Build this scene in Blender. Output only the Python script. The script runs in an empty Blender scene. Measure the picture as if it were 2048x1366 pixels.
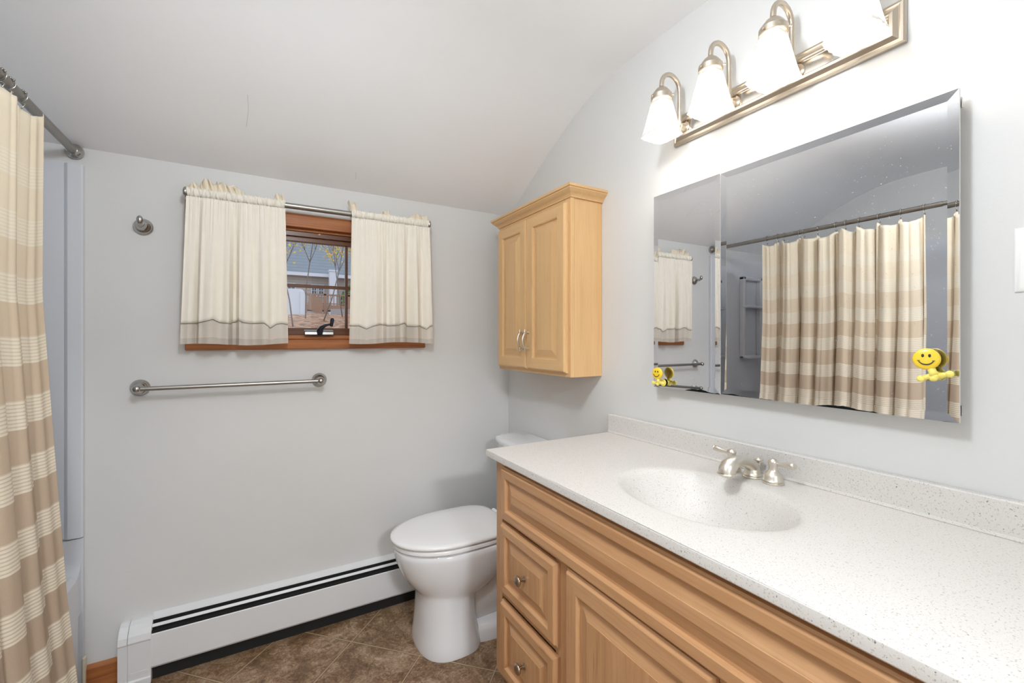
import bpy, bmesh, math, random
from mathutils import Vector, Matrix
random.seed(7)
PI = math.pi
S = bpy.context.scene
COL = S.collection

# ------------------------------------------------------------------ camera
cam_data = bpy.data.cameras.new('camera')
cam = bpy.data.objects.new('camera', cam_data)
COL.objects.link(cam)
cam_data.sensor_width = 36.0
cam_data.lens = 36.0 * 876.0 / 2048.0
cam_data.shift_y = -7.0 / 2048.0
cam_data.clip_start = 0.02
cam_data.clip_end = 200
cam.location = (0, 0, 1.305)
cam.rotation_euler = (PI / 2, 0, -math.radians(30.1))
S.camera = cam

# ------------------------------------------------------------------ world, exposure
W = bpy.data.worlds.new('overcast_sky')
S.world = W
W.use_nodes = True
wn = W.node_tree
wn.nodes.clear()
wo = wn.nodes.new('ShaderNodeOutputWorld')
wb = wn.nodes.new('ShaderNodeBackground')
wb.inputs[0].default_value = (0.80, 0.88, 1.0, 1)
wb.inputs[1].default_value = 1.3
wn.links.new(wb.outputs[0], wo.inputs[0])
S.view_settings.view_transform = 'Standard'
S.view_settings.look = 'None'
S.view_settings.exposure = 0.06
S.view_settings.gamma = 1.0
S.view_settings.use_curve_mapping = False
S.cycles.max_bounces = 10
S.cycles.diffuse_bounces = 7
S.cycles.glossy_bounces = 5
S.cycles.transparent_max_bounces = 10
S.cycles.sample_clamp_indirect = 6.0
S.cycles.caustics_reflective = False
S.cycles.caustics_refractive = False

BULB_W = 0.4          # each vanity bulb
SHADE_GLOW = 9.0     # frosted glass shades lit from inside
HALL_FILL_W = 86.0         # added fill lamp in the unseen hallway behind the doorway
BATH_FILL_W = 30.5         # added fill lamp under the bathroom ceiling, out of view


def area_light(name, loc, size, watts, color, rot=(0, 0, 0)):
    d = bpy.data.lights.new(name, 'AREA')
    d.shape = 'DISK'
    d.size = size
    d.energy = watts
    d.color = color
    o = bpy.data.objects.new(name, d)
    o.location = loc
    o.rotation_euler = rot
    COL.objects.link(o)
    return o


area_light('added_hall_fill', (0.2, -1.9, 2.30), 0.4, HALL_FILL_W, (0.915, 0.96, 1.0))  # unseen lamp added to lift the overall brightness
bl = bpy.data.lights.new('added_bath_fill', 'POINT')  # fill lamp added to even out the room's brightness
bl.energy = BATH_FILL_W
bl.shadow_soft_size = 0.09
bl.color = (0.905, 0.955, 1.0)
bo = bpy.data.objects.new('added_bath_fill', bl)
bo.location = (0.08, 0.50, 2.17)
COL.objects.link(bo)

# ------------------------------------------------------------------ room numbers (metres)
D = 2.188        # window wall
XR = 1.245       # mirror wall
XL = -1.33       # wall behind the tub
XE = -0.55       # front of the tub / entry wall
YT = 0.667       # near end of the tub alcove
YB = -0.95       # doorway wall


# ------------------------------------------------------------------ materials
def new_mat(name):
    m = bpy.data.materials.new(name)
    m.use_nodes = True
    nt = m.node_tree
    b = nt.nodes['Principled BSDF']
    return m, nt, b


def simple(name, col, rough=0.5, metal=0.0, spec=0.5, coat=0.0):
    m, nt, b = new_mat(name)
    b.inputs['Base Color'].default_value = (*col, 1)
    b.inputs['Roughness'].default_value = rough
    b.inputs['Metallic'].default_value = metal
    b.inputs['Specular IOR Level'].default_value = spec
    b.inputs['Coat Weight'].default_value = coat
    return m


def nd(nt, kind, **kw):
    n = nt.nodes.new(kind)
    for k, v in kw.items():
        setattr(n, k, v)
    return n


def math_n(nt, op, a, b=None, clamp=False):
    n = nt.nodes.new('ShaderNodeMath')
    n.operation = op
    n.use_clamp = clamp
    for i, x in enumerate((a, b)):
        if x is None:
            continue
        if isinstance(x, (int, float)):
            n.inputs[i].default_value = x
        else:
            nt.links.new(x, n.inputs[i])
    return n.outputs[0]


def mixc(nt, fac, a, b):
    n = nt.nodes.new('ShaderNodeMix')
    n.data_type = 'RGBA'
    for i, x in ((0, fac), (6, a), (7, b)):
        if isinstance(x, (int, float)):
            n.inputs[i].default_value = x
        elif isinstance(x, tuple):
            n.inputs[i].default_value = (*x, 1)
        else:
            nt.links.new(x, n.inputs[i])
    return n.outputs[2]


def obj_coords(nt, scale=(1, 1, 1), rot=(0, 0, 0)):
    tc = nt.nodes.new('ShaderNodeTexCoord')
    mp = nt.nodes.new('ShaderNodeMapping')
    mp.inputs['Scale'].default_value = scale
    mp.inputs['Rotation'].default_value = rot
    nt.links.new(tc.outputs['Object'], mp.inputs['Vector'])
    return mp.outputs[0]


def noise(nt, vec, scale, detail=3, rough=0.5, dist=0.0):
    n = nt.nodes.new('ShaderNodeTexNoise')
    n.inputs['Scale'].default_value = scale
    n.inputs['Detail'].default_value = detail
    n.inputs['Roughness'].default_value = rough
    n.inputs['Distortion'].default_value = dist
    nt.links.new(vec, n.inputs['Vector'])
    return n.outputs['Fac']


def ramp(nt, fac, stops):
    n = nt.nodes.new('ShaderNodeValToRGB')
    cr = n.color_ramp
    while len(cr.elements) > 1:
        cr.elements.remove(cr.elements[-1])
    cr.elements[0].position = stops[0][0]
    cr.elements[0].color = (*stops[0][1], 1)
    for p, c in stops[1:]:
        e = cr.elements.new(p)
        e.color = (*c, 1)
    nt.links.new(fac, n.inputs[0])
    return n.outputs[0]


def bump(nt, b, h, strength=0.2, dist=0.002):
    n = nt.nodes.new('ShaderNodeBump')
    n.inputs['Strength'].default_value = strength
    n.inputs['Distance'].default_value = dist
    nt.links.new(h, n.inputs['Height'])
    nt.links.new(n.outputs[0], b.inputs['Normal'])


def paint(name, col, rough, bstr=0.12):
    m, nt, b = new_mat(name)
    v = obj_coords(nt)
    n1 = noise(nt, v, 260, 3)
    n2 = noise(nt, v, 3.0, 3)
    c = mixc(nt, n2, tuple(x * 0.975 for x in col), tuple(min(1, x * 1.02) for x in col))
    nt.links.new(c, b.inputs['Base Color'])
    b.inputs['Roughness'].default_value = rough
    b.inputs['Specular IOR Level'].default_value = 0.35
    bump(nt, b, n1, bstr, 0.0015)
    return m


def wood(name, axis, light, dark, streak, rough=0.32, freq=1.0):
    """streaks run along axis (0 x, 1 y, 2 z)"""
    m, nt, b = new_mat(name)
    sc = [14.0 * freq] * 3
    sc[axis] = 0.9 * freq
    v = obj_coords(nt, tuple(sc))
    n1 = noise(nt, v, 1.3, 4, 0.55, 0.9)
    sc2 = [170.0] * 3
    sc2[axis] = 7.0
    v2 = obj_coords(nt, tuple(sc2))
    n2 = noise(nt, v2, 1.0, 3, 0.6)
    v3 = obj_coords(nt, (3, 3, 3))
    n3 = noise(nt, v3, 1.0, 2)
    sc4 = [60.0] * 3
    sc4[axis] = 5.0
    v4 = obj_coords(nt, tuple(sc4))
    n4 = noise(nt, v4, 1.2, 2, 0.5)
    c = ramp(nt, n1, [(0.25, dark), (0.5, tuple((a + d) / 2 for a, d in zip(light, dark))), (0.72, light)])
    f2 = math_n(nt, 'MULTIPLY', math_n(nt, 'SUBTRACT', n2, 0.5, True), 1.1, True)
    c = mixc(nt, f2, c, streak)
    f3 = math_n(nt, 'MULTIPLY', math_n(nt, 'SUBTRACT', n3, 0.45, True), 0.5, True)
    c = mixc(nt, f3, c, dark)
    f4 = math_n(nt, 'MULTIPLY', math_n(nt, 'SUBTRACT', n4, 0.68, True), 4.5, True)
    c = mixc(nt, f4, c, streak)
    nt.links.new(c, b.inputs['Base Color'])
    b.inputs['Roughness'].default_value = rough
    b.inputs['Coat Weight'].default_value = 0.05
    b.inputs['Specular IOR Level'].default_value = 0.35
    b.inputs['Coat Roughness'].default_value = 0.25
    bump(nt, b, n2, 0.05, 0.001)
    return m


M = {}
M['wall'] = paint('wall_paint_warm_grey', (0.67, 0.672, 0.665), 0.55)
M['ceiling'] = paint('ceiling_paint', (0.90, 0.915, 0.935), 0.7, 0.08)
VL, VD, VS = (0.62, 0.365, 0.19), (0.46, 0.24, 0.11), (0.25, 0.10, 0.035)
M['maple_y'] = wood('maple_along_y', 1, VL, VD, VS)
M['maple_z'] = wood('maple_along_z', 2, VL, VD, VS)
CL, CD, CS = (0.74, 0.49, 0.245), (0.66, 0.405, 0.185), (0.50, 0.27, 0.11)
M['honey_y'] = wood('honey_maple_along_y', 1, CL, CD, CS)
M['honey_z'] = wood('honey_maple_along_z', 2, CL, CD, CS)
CHL, CHD, CHS = (0.52, 0.20, 0.06), (0.27, 0.085, 0.028), (0.09, 0.022, 0.008)
M['cherry_x'] = wood('stained_trim_along_x', 0, CHL, CHD, CHS, 0.5, 1.6)
M['cherry_z'] = wood('stained_trim_along_z', 2, CHL, CHD, CHS, 0.5, 1.6)
M['sash'] = wood('dark_sash', 0, (0.17, 0.065, 0.025), (0.09, 0.032, 0.014), (0.06, 0.02, 0.01), 0.3)
M['nickel'] = simple('brushed_nickel', (0.60, 0.57, 0.52), 0.28, 1.0)
M['warm'] = simple('warm_brushed_nickel', (0.60, 0.525, 0.43), 0.33, 1.0)
M['satin'] = simple('satin_nickel', (0.70, 0.66, 0.59), 0.36, 1.0)
M['chrome'] = simple('polished_nickel', (0.48, 0.465, 0.44), 0.12, 1.0)
M['bar_metal'] = simple('bar_nickel', (0.38, 0.365, 0.34), 0.36, 1.0)
M['rodm'] = simple('pewter_rod', (0.33, 0.31, 0.28), 0.33, 1.0)
M['knobm'] = simple('antique_nickel', (0.42, 0.33, 0.25), 0.28, 1.0)
M['porcelain'] = simple('porcelain', (0.80, 0.81, 0.83), 0.08, 0, 0.5, 0.3)
M['seat'] = simple('seat_plastic', (0.84, 0.84, 0.845), 0.16)
M['acrylic'] = simple('surround_acrylic', (0.66, 0.68, 0.72), 0.14)
M['caulk'] = simple('caulk', (0.72, 0.66, 0.52), 0.6)
M['enamel'] = simple('heater_enamel', (0.72, 0.73, 0.745), 0.35)
M['black'] = simple('slot_shade', (0.008, 0.008, 0.008), 0.8)  # black standing in for shade in the heater slots
M['fin'] = simple('heater_fins', (0.03, 0.03, 0.03), 0.6, 0.4)
M['plastic'] = simple('switch_plastic', (0.86, 0.86, 0.85), 0.3)
M['navy'] = simple('crank_metal', (0.035, 0.04, 0.06), 0.22, 0.7)
M['smiley'] = simple('yellow_plastic', (0.90, 0.62, 0.03), 0.3, 0, 0.5, 0.3)
M['smileypale'] = simple('pale_yellow_plastic', (0.92, 0.78, 0.18), 0.35)
M['ink'] = simple('printed_black', (0.02, 0.02, 0.015), 0.5)
M['crack'] = simple('plaster_crack', (0.50, 0.50, 0.50), 0.9)
M['box_side'] = simple('cabinet_side', (0.78, 0.78, 0.77), 0.4)
M['hallpaint'] = simple('hall_paint', (0.75, 0.74, 0.71), 0.7)


def mirror_mat():
    m, nt, b = new_mat('mirror_silvering')
    tc = nt.nodes.new('ShaderNodeTexCoord')
    sep = nt.nodes.new('ShaderNodeSeparateXYZ')
    nt.links.new(tc.outputs['Object'], sep.inputs[0])
    v = obj_coords(nt)
    n1 = noise(nt, v, 7, 4)
    # worn black edge along the bottom of each door (object z = 0 at the bottom)
    lim = math_n(nt, 'MULTIPLY', math_n(nt, 'SUBTRACT', n1, 0.505), 0.05)
    worn = math_n(nt, 'LESS_THAN', sep.outputs[2], lim)
    dust = noise(nt, v, 260, 2, 0.5)
    dfac = math_n(nt, 'MULTIPLY', math_n(nt, 'GREATER_THAN', dust, 0.735), 0.5)
    b.inputs['Metallic'].default_value = 1.0
    b.inputs['Roughness'].default_value = 0.0
    b.inputs['Base Color'].default_value = (0.90, 0.905, 0.92, 1)
    d = nt.nodes.new('ShaderNodeBsdfDiffuse')
    d.inputs[0].default_value = (0.7, 0.7, 0.7, 1)
    k = nt.nodes.new('ShaderNodeBsdfDiffuse')
    k.inputs[0].default_value = (0.01, 0.012, 0.012, 1)
    m1 = nt.nodes.new('ShaderNodeMixShader')
    m2 = nt.nodes.new('ShaderNodeMixShader')
    nt.links.new(dfac, m1.inputs[0])
    nt.links.new(b.outputs[0], m1.inputs[1])
    nt.links.new(d.outputs[0], m1.inputs[2])
    nt.links.new(worn, m2.inputs[0])
    nt.links.new(m1.outputs[0], m2.inputs[1])
    nt.links.new(k.outputs[0], m2.inputs[2])
    nt.links.new(m2.outputs[0], nt.nodes['Material Output'].inputs[0])
    return m


M['mirror'] = mirror_mat()


def stone_mat():
    m, nt, b = new_mat('speckled_solid_surface')
    v = obj_coords(nt)
    n1 = noise(nt, v, 330, 2, 0.6)
    n2 = noise(nt, v, 200, 2, 0.6)
    n3 = noise(nt, v, 900, 1, 0.5)
    c = mixc(nt, n3, (0.60, 0.575, 0.545), (0.72, 0.70, 0.675))
    f1 = math_n(nt, 'MULTIPLY', math_n(nt, 'SUBTRACT', n1, 0.59, True), 9, True)
    c = mixc(nt, f1, c, (0.42, 0.37, 0.32))
    f2 = math_n(nt, 'MULTIPLY', math_n(nt, 'SUBTRACT', n2, 0.68, True), 16, True)
    c = mixc(nt, f2, c, (0.16, 0.14, 0.13))
    nt.links.new(c, b.inputs['Base Color'])
    b.inputs['Roughness'].default_value = 0.42
    return m


M['stone'] = stone_mat()
TILE = 0.322


def tile_mat():
    m, nt, b = new_mat('brown_floor_tile')
    tc = nt.nodes.new('ShaderNodeTexCoord')
    mp = nt.nodes.new('ShaderNodeMapping')
    mp.vector_type = 'TEXTURE'
    mp.inputs['Location'].default_value = (0.3475, 1.9747, 0)
    mp.inputs['Rotation'].default_value = (0, 0, math.radians(45.0))
    mp.inputs['Scale'].default_value = (TILE, TILE, 1)
    nt.links.new(tc.outputs['Object'], mp.inputs[0])
    sep = nt.nodes.new('ShaderNodeSeparateXYZ')
    nt.links.new(mp.outputs[0], sep.inputs[0])
    ds = []
    for i in (0, 1):
        fr = math_n(nt, 'FRACT', sep.outputs[i])
        ds.append(math_n(nt, 'MINIMUM', fr, math_n(nt, 'SUBTRACT', 1.0, fr)))
    dist = math_n(nt, 'MINIMUM', ds[0], ds[1])
    v = obj_coords(nt)
    wob = noise(nt, v, 60, 2)
    dist = math_n(nt, 'ADD', dist, math_n(nt, 'MULTIPLY', math_n(nt, 'SUBTRACT', wob, 0.5), 0.006))
    grout = math_n(nt, 'LESS_THAN', dist, 0.0085)
    edge = math_n(nt, 'LESS_THAN', dist, 0.014)
    n1 = noise(nt, v, 7, 8, 0.68, 1.2)
    n2 = noise(nt, v, 38, 6, 0.7, 1.6)
    n3 = noise(nt, v, 2.3, 2)
    n4 = noise(nt, v, 150, 3, 0.7)
    s = math_n(nt, 'ADD', math_n(nt, 'MULTIPLY', n1, 0.42), math_n(nt, 'ADD', math_n(nt, 'MULTIPLY', n2, 0.40), math_n(nt, 'MULTIPLY', n4, 0.20)))
    c = ramp(nt, s, [(0.38, (0.060, 0.028, 0.012)), (0.455, (0.15, 0.083, 0.042)), (0.51, (0.26, 0.16, 0.088)),
                     (0.575, (0.42, 0.30, 0.20)), (0.65, (0.60, 0.48, 0.37))])
    c = mixc(nt, math_n(nt, 'MULTIPLY', n3, 0.35), c, (0.13, 0.065, 0.028))
    c = mixc(nt, math_n(nt, 'MULTIPLY', edge, 0.8), c, (0.07, 0.035, 0.016))
    c = mixc(nt, grout, c, (0.42, 0.30, 0.185))
    nt.links.new(c, b.inputs['Base Color'])
    r = math_n(nt, 'ADD', 0.38, math_n(nt, 'MULTIPLY', n2, 0.25))
    nt.links.new(r, b.inputs['Roughness'])
    bh = math_n(nt, 'ADD', math_n(nt, 'MULTIPLY', n2, 0.5), math_n(nt, 'MULTIPLY', grout, -0.8))
    bump(nt, b, bh, 0.35, 0.002)
    return m


M['tile'] = tile_mat()


def fabric(name, color_socket_fn, trans=0.3, alpha=0.0, weave=900, rough=0.85):
    m = bpy.data.materials.new(name)
    m.use_nodes = True
    nt = m.node_tree
    nt.nodes.clear()
    out = nt.nodes.new('ShaderNodeOutputMaterial')
    c = color_socket_fn(nt)
    df = nt.nodes.new('ShaderNodeBsdfDiffuse')
    tr = nt.nodes.new('ShaderNodeBsdfTranslucent')
    for x in (df, tr):
        if isinstance(c, tuple):
            x.inputs[0].default_value = (*c, 1)
        else:
            nt.links.new(c, x.inputs[0])
    v = obj_coords(nt)
    n = noise(nt, v, weave, 2)
    bp = nt.nodes.new('ShaderNodeBump')
    bp.inputs['Strength'].default_value = 0.25
    bp.inputs['Distance'].default_value = 0.001
    nt.links.new(n, bp.inputs['Height'])
    nt.links.new(bp.outputs[0], df.inputs['Normal'])
    mx = nt.nodes.new('ShaderNodeMixShader')
    mx.inputs[0].default_value = trans
    nt.links.new(df.outputs[0], mx.inputs[1])
    nt.links.new(tr.outputs[0], mx.inputs[2])
    last = mx.outputs[0]
    if alpha > 0:
        tp = nt.nodes.new('ShaderNodeBsdfTransparent')
        m2 = nt.nodes.new('ShaderNodeMixShader')
        m2.inputs[0].default_value = alpha
        nt.links.new(last, m2.inputs[1])
        nt.links.new(tp.outputs[0], m2.inputs[2])
        last = m2.outputs[0]
    nt.links.new(last, out.inputs[0])
    return m


def cream_fn(base):
    def f(nt):
        v = obj_coords(nt)
        n = noise(nt, v, 35, 3)
        return mixc(nt, n, tuple(x * 0.95 for x in base), base)
    return f


M['cream'] = fabric('cream_cotton', cream_fn((0.95, 0.905, 0.81)), 0.10)
M['creamwarm'] = fabric('cream_cotton_heading', cream_fn((0.93, 0.85, 0.70)), 0.15)
M['sheer'] = fabric('cream_sheer_border', cream_fn((0.86, 0.81, 0.72)), 0.2, 0.14)
M['hem'] = fabric('grey_hem', cream_fn((0.72, 0.68, 0.61)), 0.2, 0.14)
M['piping'] = simple('grey_piping', (0.13, 0.13, 0.12), 0.8)
STRIPE_P = 0.163
STRIPE_C = 1.125


def stripes_fn(nt):
    tc = nt.nodes.new('ShaderNodeTexCoord')
    uv = nt.nodes.new('ShaderNodeSeparateXYZ')
    nt.links.new(tc.outputs['UV'], uv.inputs[0])
    z = math_n(nt, 'MULTIPLY', uv.outputs[1], 2.0)          # cloth height in metres
    ph = math_n(nt, 'DIVIDE', math_n(nt, 'SUBTRACT', z, STRIPE_C - 0.0375), STRIPE_P)
    fr = math_n(nt, 'FRACT', math_n(nt, 'ADD', ph, 10.0))
    rib_zone = math_n(nt, 'LESS_THAN', fr, 0.075 / STRIPE_P)
    below = math_n(nt, 'LESS_THAN', z, 1.80)
    rib_zone = math_n(nt, 'MULTIPLY', rib_zone, below)
    lines = math_n(nt, 'FRACT', math_n(nt, 'MULTIPLY', fr, STRIPE_P / 0.0094))
    rib = math_n(nt, 'MULTIPLY', math_n(nt, 'LESS_THAN', lines, 0.62), rib_zone)
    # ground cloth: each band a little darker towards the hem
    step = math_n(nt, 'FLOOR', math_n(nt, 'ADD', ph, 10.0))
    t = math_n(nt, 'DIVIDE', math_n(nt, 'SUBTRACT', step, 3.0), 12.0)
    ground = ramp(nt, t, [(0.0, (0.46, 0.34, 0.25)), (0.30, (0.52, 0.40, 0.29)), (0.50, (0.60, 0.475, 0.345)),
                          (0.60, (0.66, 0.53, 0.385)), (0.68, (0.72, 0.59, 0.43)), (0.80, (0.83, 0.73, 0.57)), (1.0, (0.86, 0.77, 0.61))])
    zone_c = mixc(nt, 0.45, ground, (0.80, 0.72, 0.58))
    c = mixc(nt, rib_zone, ground, zone_c)
    c = mixc(nt, rib, c, (0.86, 0.80, 0.67))
    v = obj_coords(nt)
    n = noise(nt, v, 500, 2)
    c = mixc(nt, math_n(nt, 'MULTIPLY', n, 0.18), c, (0.95, 0.88, 0.76))
    return c


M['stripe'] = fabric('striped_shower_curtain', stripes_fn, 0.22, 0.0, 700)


def glow_glass():
    m, nt, b = new_mat('frosted_shade_glass')
    b.inputs['Base Color'].default_value = (0.62, 0.585, 0.54, 1)
    b.inputs['Roughness'].default_value = 0.35
    # a frosted shade lit by the bulb inside it: brightest beside the bulb
    tc = nt.nodes.new('ShaderNodeTexCoord')
    sep = nt.nodes.new('ShaderNodeSeparateXYZ')
    nt.links.new(tc.outputs['Object'], sep.inputs[0])
    d = math_n(nt, 'ABSOLUTE', math_n(nt, 'SUBTRACT', sep.outputs[2], -0.055))
    f = math_n(nt, 'SUBTRACT', 1.0, math_n(nt, 'DIVIDE', d, 0.055), True)
    f = math_n(nt, 'MULTIPLY', f, f)
    st = math_n(nt, 'ADD', 0.12, math_n(nt, 'MULTIPLY', f, SHADE_GLOW))
    b.inputs['Emission Color'].default_value = (1.0, 0.93, 0.85, 1)
    nt.links.new(st, b.inputs['Emission Strength'])
    return m


M['shade'] = glow_glass()
m, nt, b = new_mat('lit_bulb')
b.inputs['Emission Color'].default_value = (1.0, 0.92, 0.82, 1)
b.inputs['Emission Strength'].default_value = 30.0
M['bulb'] = m
m, nt, b = new_mat('fill_lamp_diffuser')  # glow of the added fill fixture
b.inputs['Emission Color'].default_value = (1.0, 0.98, 0.95, 1)
b.inputs['Emission Strength'].default_value = 2.0
M['fill_diffuser'] = m


def pane_mat():
    m = bpy.data.materials.new('window_pane')
    m.use_nodes = True
    nt = m.node_tree
    nt.nodes.clear()
    out = nt.nodes.new('ShaderNodeOutputMaterial')
    tp = nt.nodes.new('ShaderNodeBsdfTransparent')
    tp.inputs[0].default_value = (0.93, 0.95, 0.97, 1)
    gl = nt.nodes.new('ShaderNodeBsdfGlossy')
    gl.inputs['Roughness'].default_value = 0.0
    fr = nt.nodes.new('ShaderNodeFresnel')
    fr.inputs[0].default_value = 1.35
    mx = nt.nodes.new('ShaderNodeMixShader')
    nt.links.new(fr.outputs[0], mx.inputs[0])
    nt.links.new(tp.outputs[0], mx.inputs[1])
    nt.links.new(gl.outputs[0], mx.inputs[2])
    nt.links.new(mx.outputs[0], out.inputs[0])
    return m


M['pane'] = pane_mat()


# ------------------------------------------------------------------ geometry helpers
def BM():
    return bmesh.new()


def box(bm, lo, hi, mi=0):
    x0, y0, z0 = lo
    x1, y1, z1 = hi
    vs = [bm.verts.new(p) for p in ((x0, y0, z0), (x1, y0, z0), (x1, y1, z0), (x0, y1, z0),
                                    (x0, y0, z1), (x1, y0, z1), (x1, y1, z1), (x0, y1, z1))]
    for f in ((0, 3, 2, 1), (4, 5, 6, 7), (0, 1, 5, 4), (1, 2, 6, 5), (2, 3, 7, 6), (3, 0, 4, 7)):
        fc = bm.faces.new([vs[i] for i in f])
        fc.material_index = mi


def loft(bm, rings, caps=(True, True), closed=True, mi=0):
    vr = [[bm.verts.new(p) for p in r] for r in rings]
    n = len(rings[0])
    for a, b in zip(vr[:-1], vr[1:]):
        for i in range(n if closed else n - 1):
            j = (i + 1) % n
            f = bm.faces.new((a[i], a[j], b[j], b[i]))
            f.material_index = mi
    if caps[0]:
        bm.faces.new(list(reversed(vr[0]))).material_index = mi
    if caps[1]:
        bm.faces.new(vr[-1]).material_index = mi
    return vr


def frame_from(axis):
    a = Vector(axis).normalized()
    t = Vector((0, 0, 1)) if abs(a.z) < 0.9 else Vector((1, 0, 0))
    u = a.cross(t).normalized()
    v = a.cross(u).normalized()
    return a, u, v


def lathe(bm, org, axis, prof, n=24, caps=(True, True)):
    """prof: list of (distance along axis, radius)"""
    a, u, v = frame_from(axis)
    o = Vector(org)
    rings = []
    for d, r in prof:
        r = max(r, 1e-5)
        rings.append([o + a * d + (u * math.cos(2 * PI * i / n) + v * math.sin(2 * PI * i / n)) * r for i in range(n)])
    loft(bm, rings, caps)


def tube(bm, pts, r, n=12, caps=(True, True)):
    pts = [Vector(p) for p in pts]
    rs = r if isinstance(r, (list, tuple)) else [r] * len(pts)
    prev = None
    rings = []
    for i, p in enumerate(pts):
        if i == 0:
            t = pts[1] - pts[0]
        elif i == len(pts) - 1:
            t = pts[-1] - pts[-2]
        else:
            t = (pts[i + 1] - pts[i]).normalized() + (pts[i] - pts[i - 1]).normalized()
        t.normalize()
        if prev is None:
            _, u, v = frame_from(t)
        else:
            u = prev - t * prev.dot(t)
            u.normalize()
            v = t.cross(u)
        prev = u
        rings.append([p + (u * math.cos(2 * PI * k / n) + v * math.sin(2 * PI * k / n)) * rs[i] for k in range(n)])
    loft(bm, rings, caps)


def ball(bm, c, r, seg=16, sc=(1, 1, 1)):
    m = Matrix.Translation(Vector(c)) @ Matrix.Diagonal((sc[0], sc[1], sc[2], 1))
    bmesh.ops.create_uvsphere(bm, u_segments=seg, v_segments=max(6, seg // 2), radius=r, matrix=m)


def prism(bm, pts2, axis, lo, hi, mi=0):
    """extrude a polygon: axis 0 -> pts are (y,z); 1 -> (x,z); 2 -> (x,y)"""
    def P(a, b, h):
        return (h, a, b) if axis == 0 else ((a, h, b) if axis == 1 else (a, b, h))
    loft(bm, [[P(a, b, lo) for a, b in pts2], [P(a, b, hi) for a, b in pts2]], mi=mi)


def nested(bm, org, U, V, N, w, h, rings, side=0, end=0, cap=None, close_back=True):
    """nested rectangles: rings of (inset, height). side = material of the left/right strips, end = of the top/bottom strips."""
    o, U, V, N = Vector(org), Vector(U), Vector(V), Vector(N)
    vr = []
    for ins, ht in rings:
        ps = [(ins, ins), (w - ins, ins), (w - ins, h - ins), (ins, h - ins)]
        vr.append([bm.verts.new(o + U * a + V * c + N * ht) for a, c in ps])
    for a, c in zip(vr[:-1], vr[1:]):
        for i in range(4):
            j = (i + 1) % 4
            f = bm.faces.new((a[i], a[j], c[j], c[i]))
            f.material_index = end if i in (0, 2) else side
    f = bm.faces.new(vr[-1])
    f.material_index = side if cap is None else cap
    if close_back:
        bm.faces.new(list(reversed(vr[0]))).material_index = side


ORG = {}


def obj(name, bm, mats, parent=None, smooth=False, bevel=0.0, subsurf=0, auto=None, org=None):
    """link one mesh; world coordinates are given, stored relative to the thing's base"""
    o_ = Vector(org) if org is not None else (ORG[parent.name] if parent is not None else Vector((0, 0, 0)))
    bmesh.ops.recalc_face_normals(bm, faces=bm.faces)
    bmesh.ops.translate(bm, verts=bm.verts, vec=-o_)
    me = bpy.data.meshes.new(name)
    bm.to_mesh(me)
    bm.free()
    for mm in (mats if isinstance(mats, (list, tuple)) else [mats]):
        me.materials.append(mm)
    if smooth:
        for p in me.polygons:
            p.use_smooth = True
        if auto is not None:
            me.set_sharp_from_angle(angle=math.radians(auto))
    o = bpy.data.objects.new(name, me)
    COL.objects.link(o)
    if parent is not None:
        o.parent = parent
        if org is not None:
            o.location = o_ - ORG[parent.name]
    else:
        o.location = o_
    ORG[o.name] = o_
    if bevel:
        md = o.modifiers.new('bevel', 'BEVEL')
        md.width = bevel
        md.segments = 2
        md.limit_method = 'ANGLE'
        md.angle_limit = math.radians(40)
    if subsurf:
        md = o.modifiers.new('subsurf', 'SUBSURF')
        md.levels = subsurf
        md.render_levels = subsurf
    return o


def thing(name, label, cat, loc, group=None):
    o = bpy.data.objects.new(name, None)
    o.empty_display_size = 0.05
    COL.objects.link(o)
    o.location = loc
    ORG[o.name] = Vector(loc)
    o['label'] = label
    o['category'] = cat
    o['kind'] = 'thing'
    if group:
        o['group'] = group
    return o


def tag(o, label, cat, group=None, kind='thing'):
    o['label'] = label
    o['category'] = cat
    o['kind'] = kind
    if group:
        o['group'] = group
    return o


def struct(name, bm, mats, label=None, **kw):
    o = obj(name, bm, mats, None, **kw)
    o['kind'] = 'structure'
    if label:
        o['label'] = label
        o['category'] = name.split('_')[0]
    return o


# ------------------------------------------------------------------ room shell
bm = BM()
box(bm, (XL - 0.1, -3.0, -0.1), (XR + 0.1, D + 0.15, 0.0))
struct('floor', bm, M['tile'], 'brown mottled square floor tiles laid on the diagonal')

prof = [(D + 0.004, 2.003), (2.125, 2.030), (1.958, 2.128), (1.774, 2.225), (1.66, 2.280), (1.58, 2.314), (1.524, 2.334),
        (1.46, 2.352), (1.40, 2.366), (1.34, 2.375), (1.27, 2.381), (1.15, 2.385), (YB - 0.1, 2.385)]
bm = BM()
vr = []
top = [(y, z + 0.12) for y, z in prof]
loop = prof + list(reversed(top))
prism(bm, loop, 0, XL - 0.1, XR + 0.1)
ceil = struct('ceiling', bm, M['ceiling'], 'pale grey ceiling curving down into a low slope above the window', smooth=True, auto=30)

WX0, WX1, WZ0, WZ1 = -0.190, 0.680, 1.305, 1.800      # rough opening of the window
bm = BM()
y0, y1 = D, D + 0.13
box(bm, (XL - 0.1, y0, -0.0), (WX0, y1, 2.06))
box(bm, (WX1, y0, 0.0), (XR + 0.1, y1, 2.06))
box(bm, (WX0, y0, 0.0), (WX1, y1, WZ0))
box(bm, (WX0, y0, WZ1), (WX1, y1, 2.06))
struct('wall_back', bm, M['wall'], 'warm grey low wall holding the curtained window')

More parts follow.
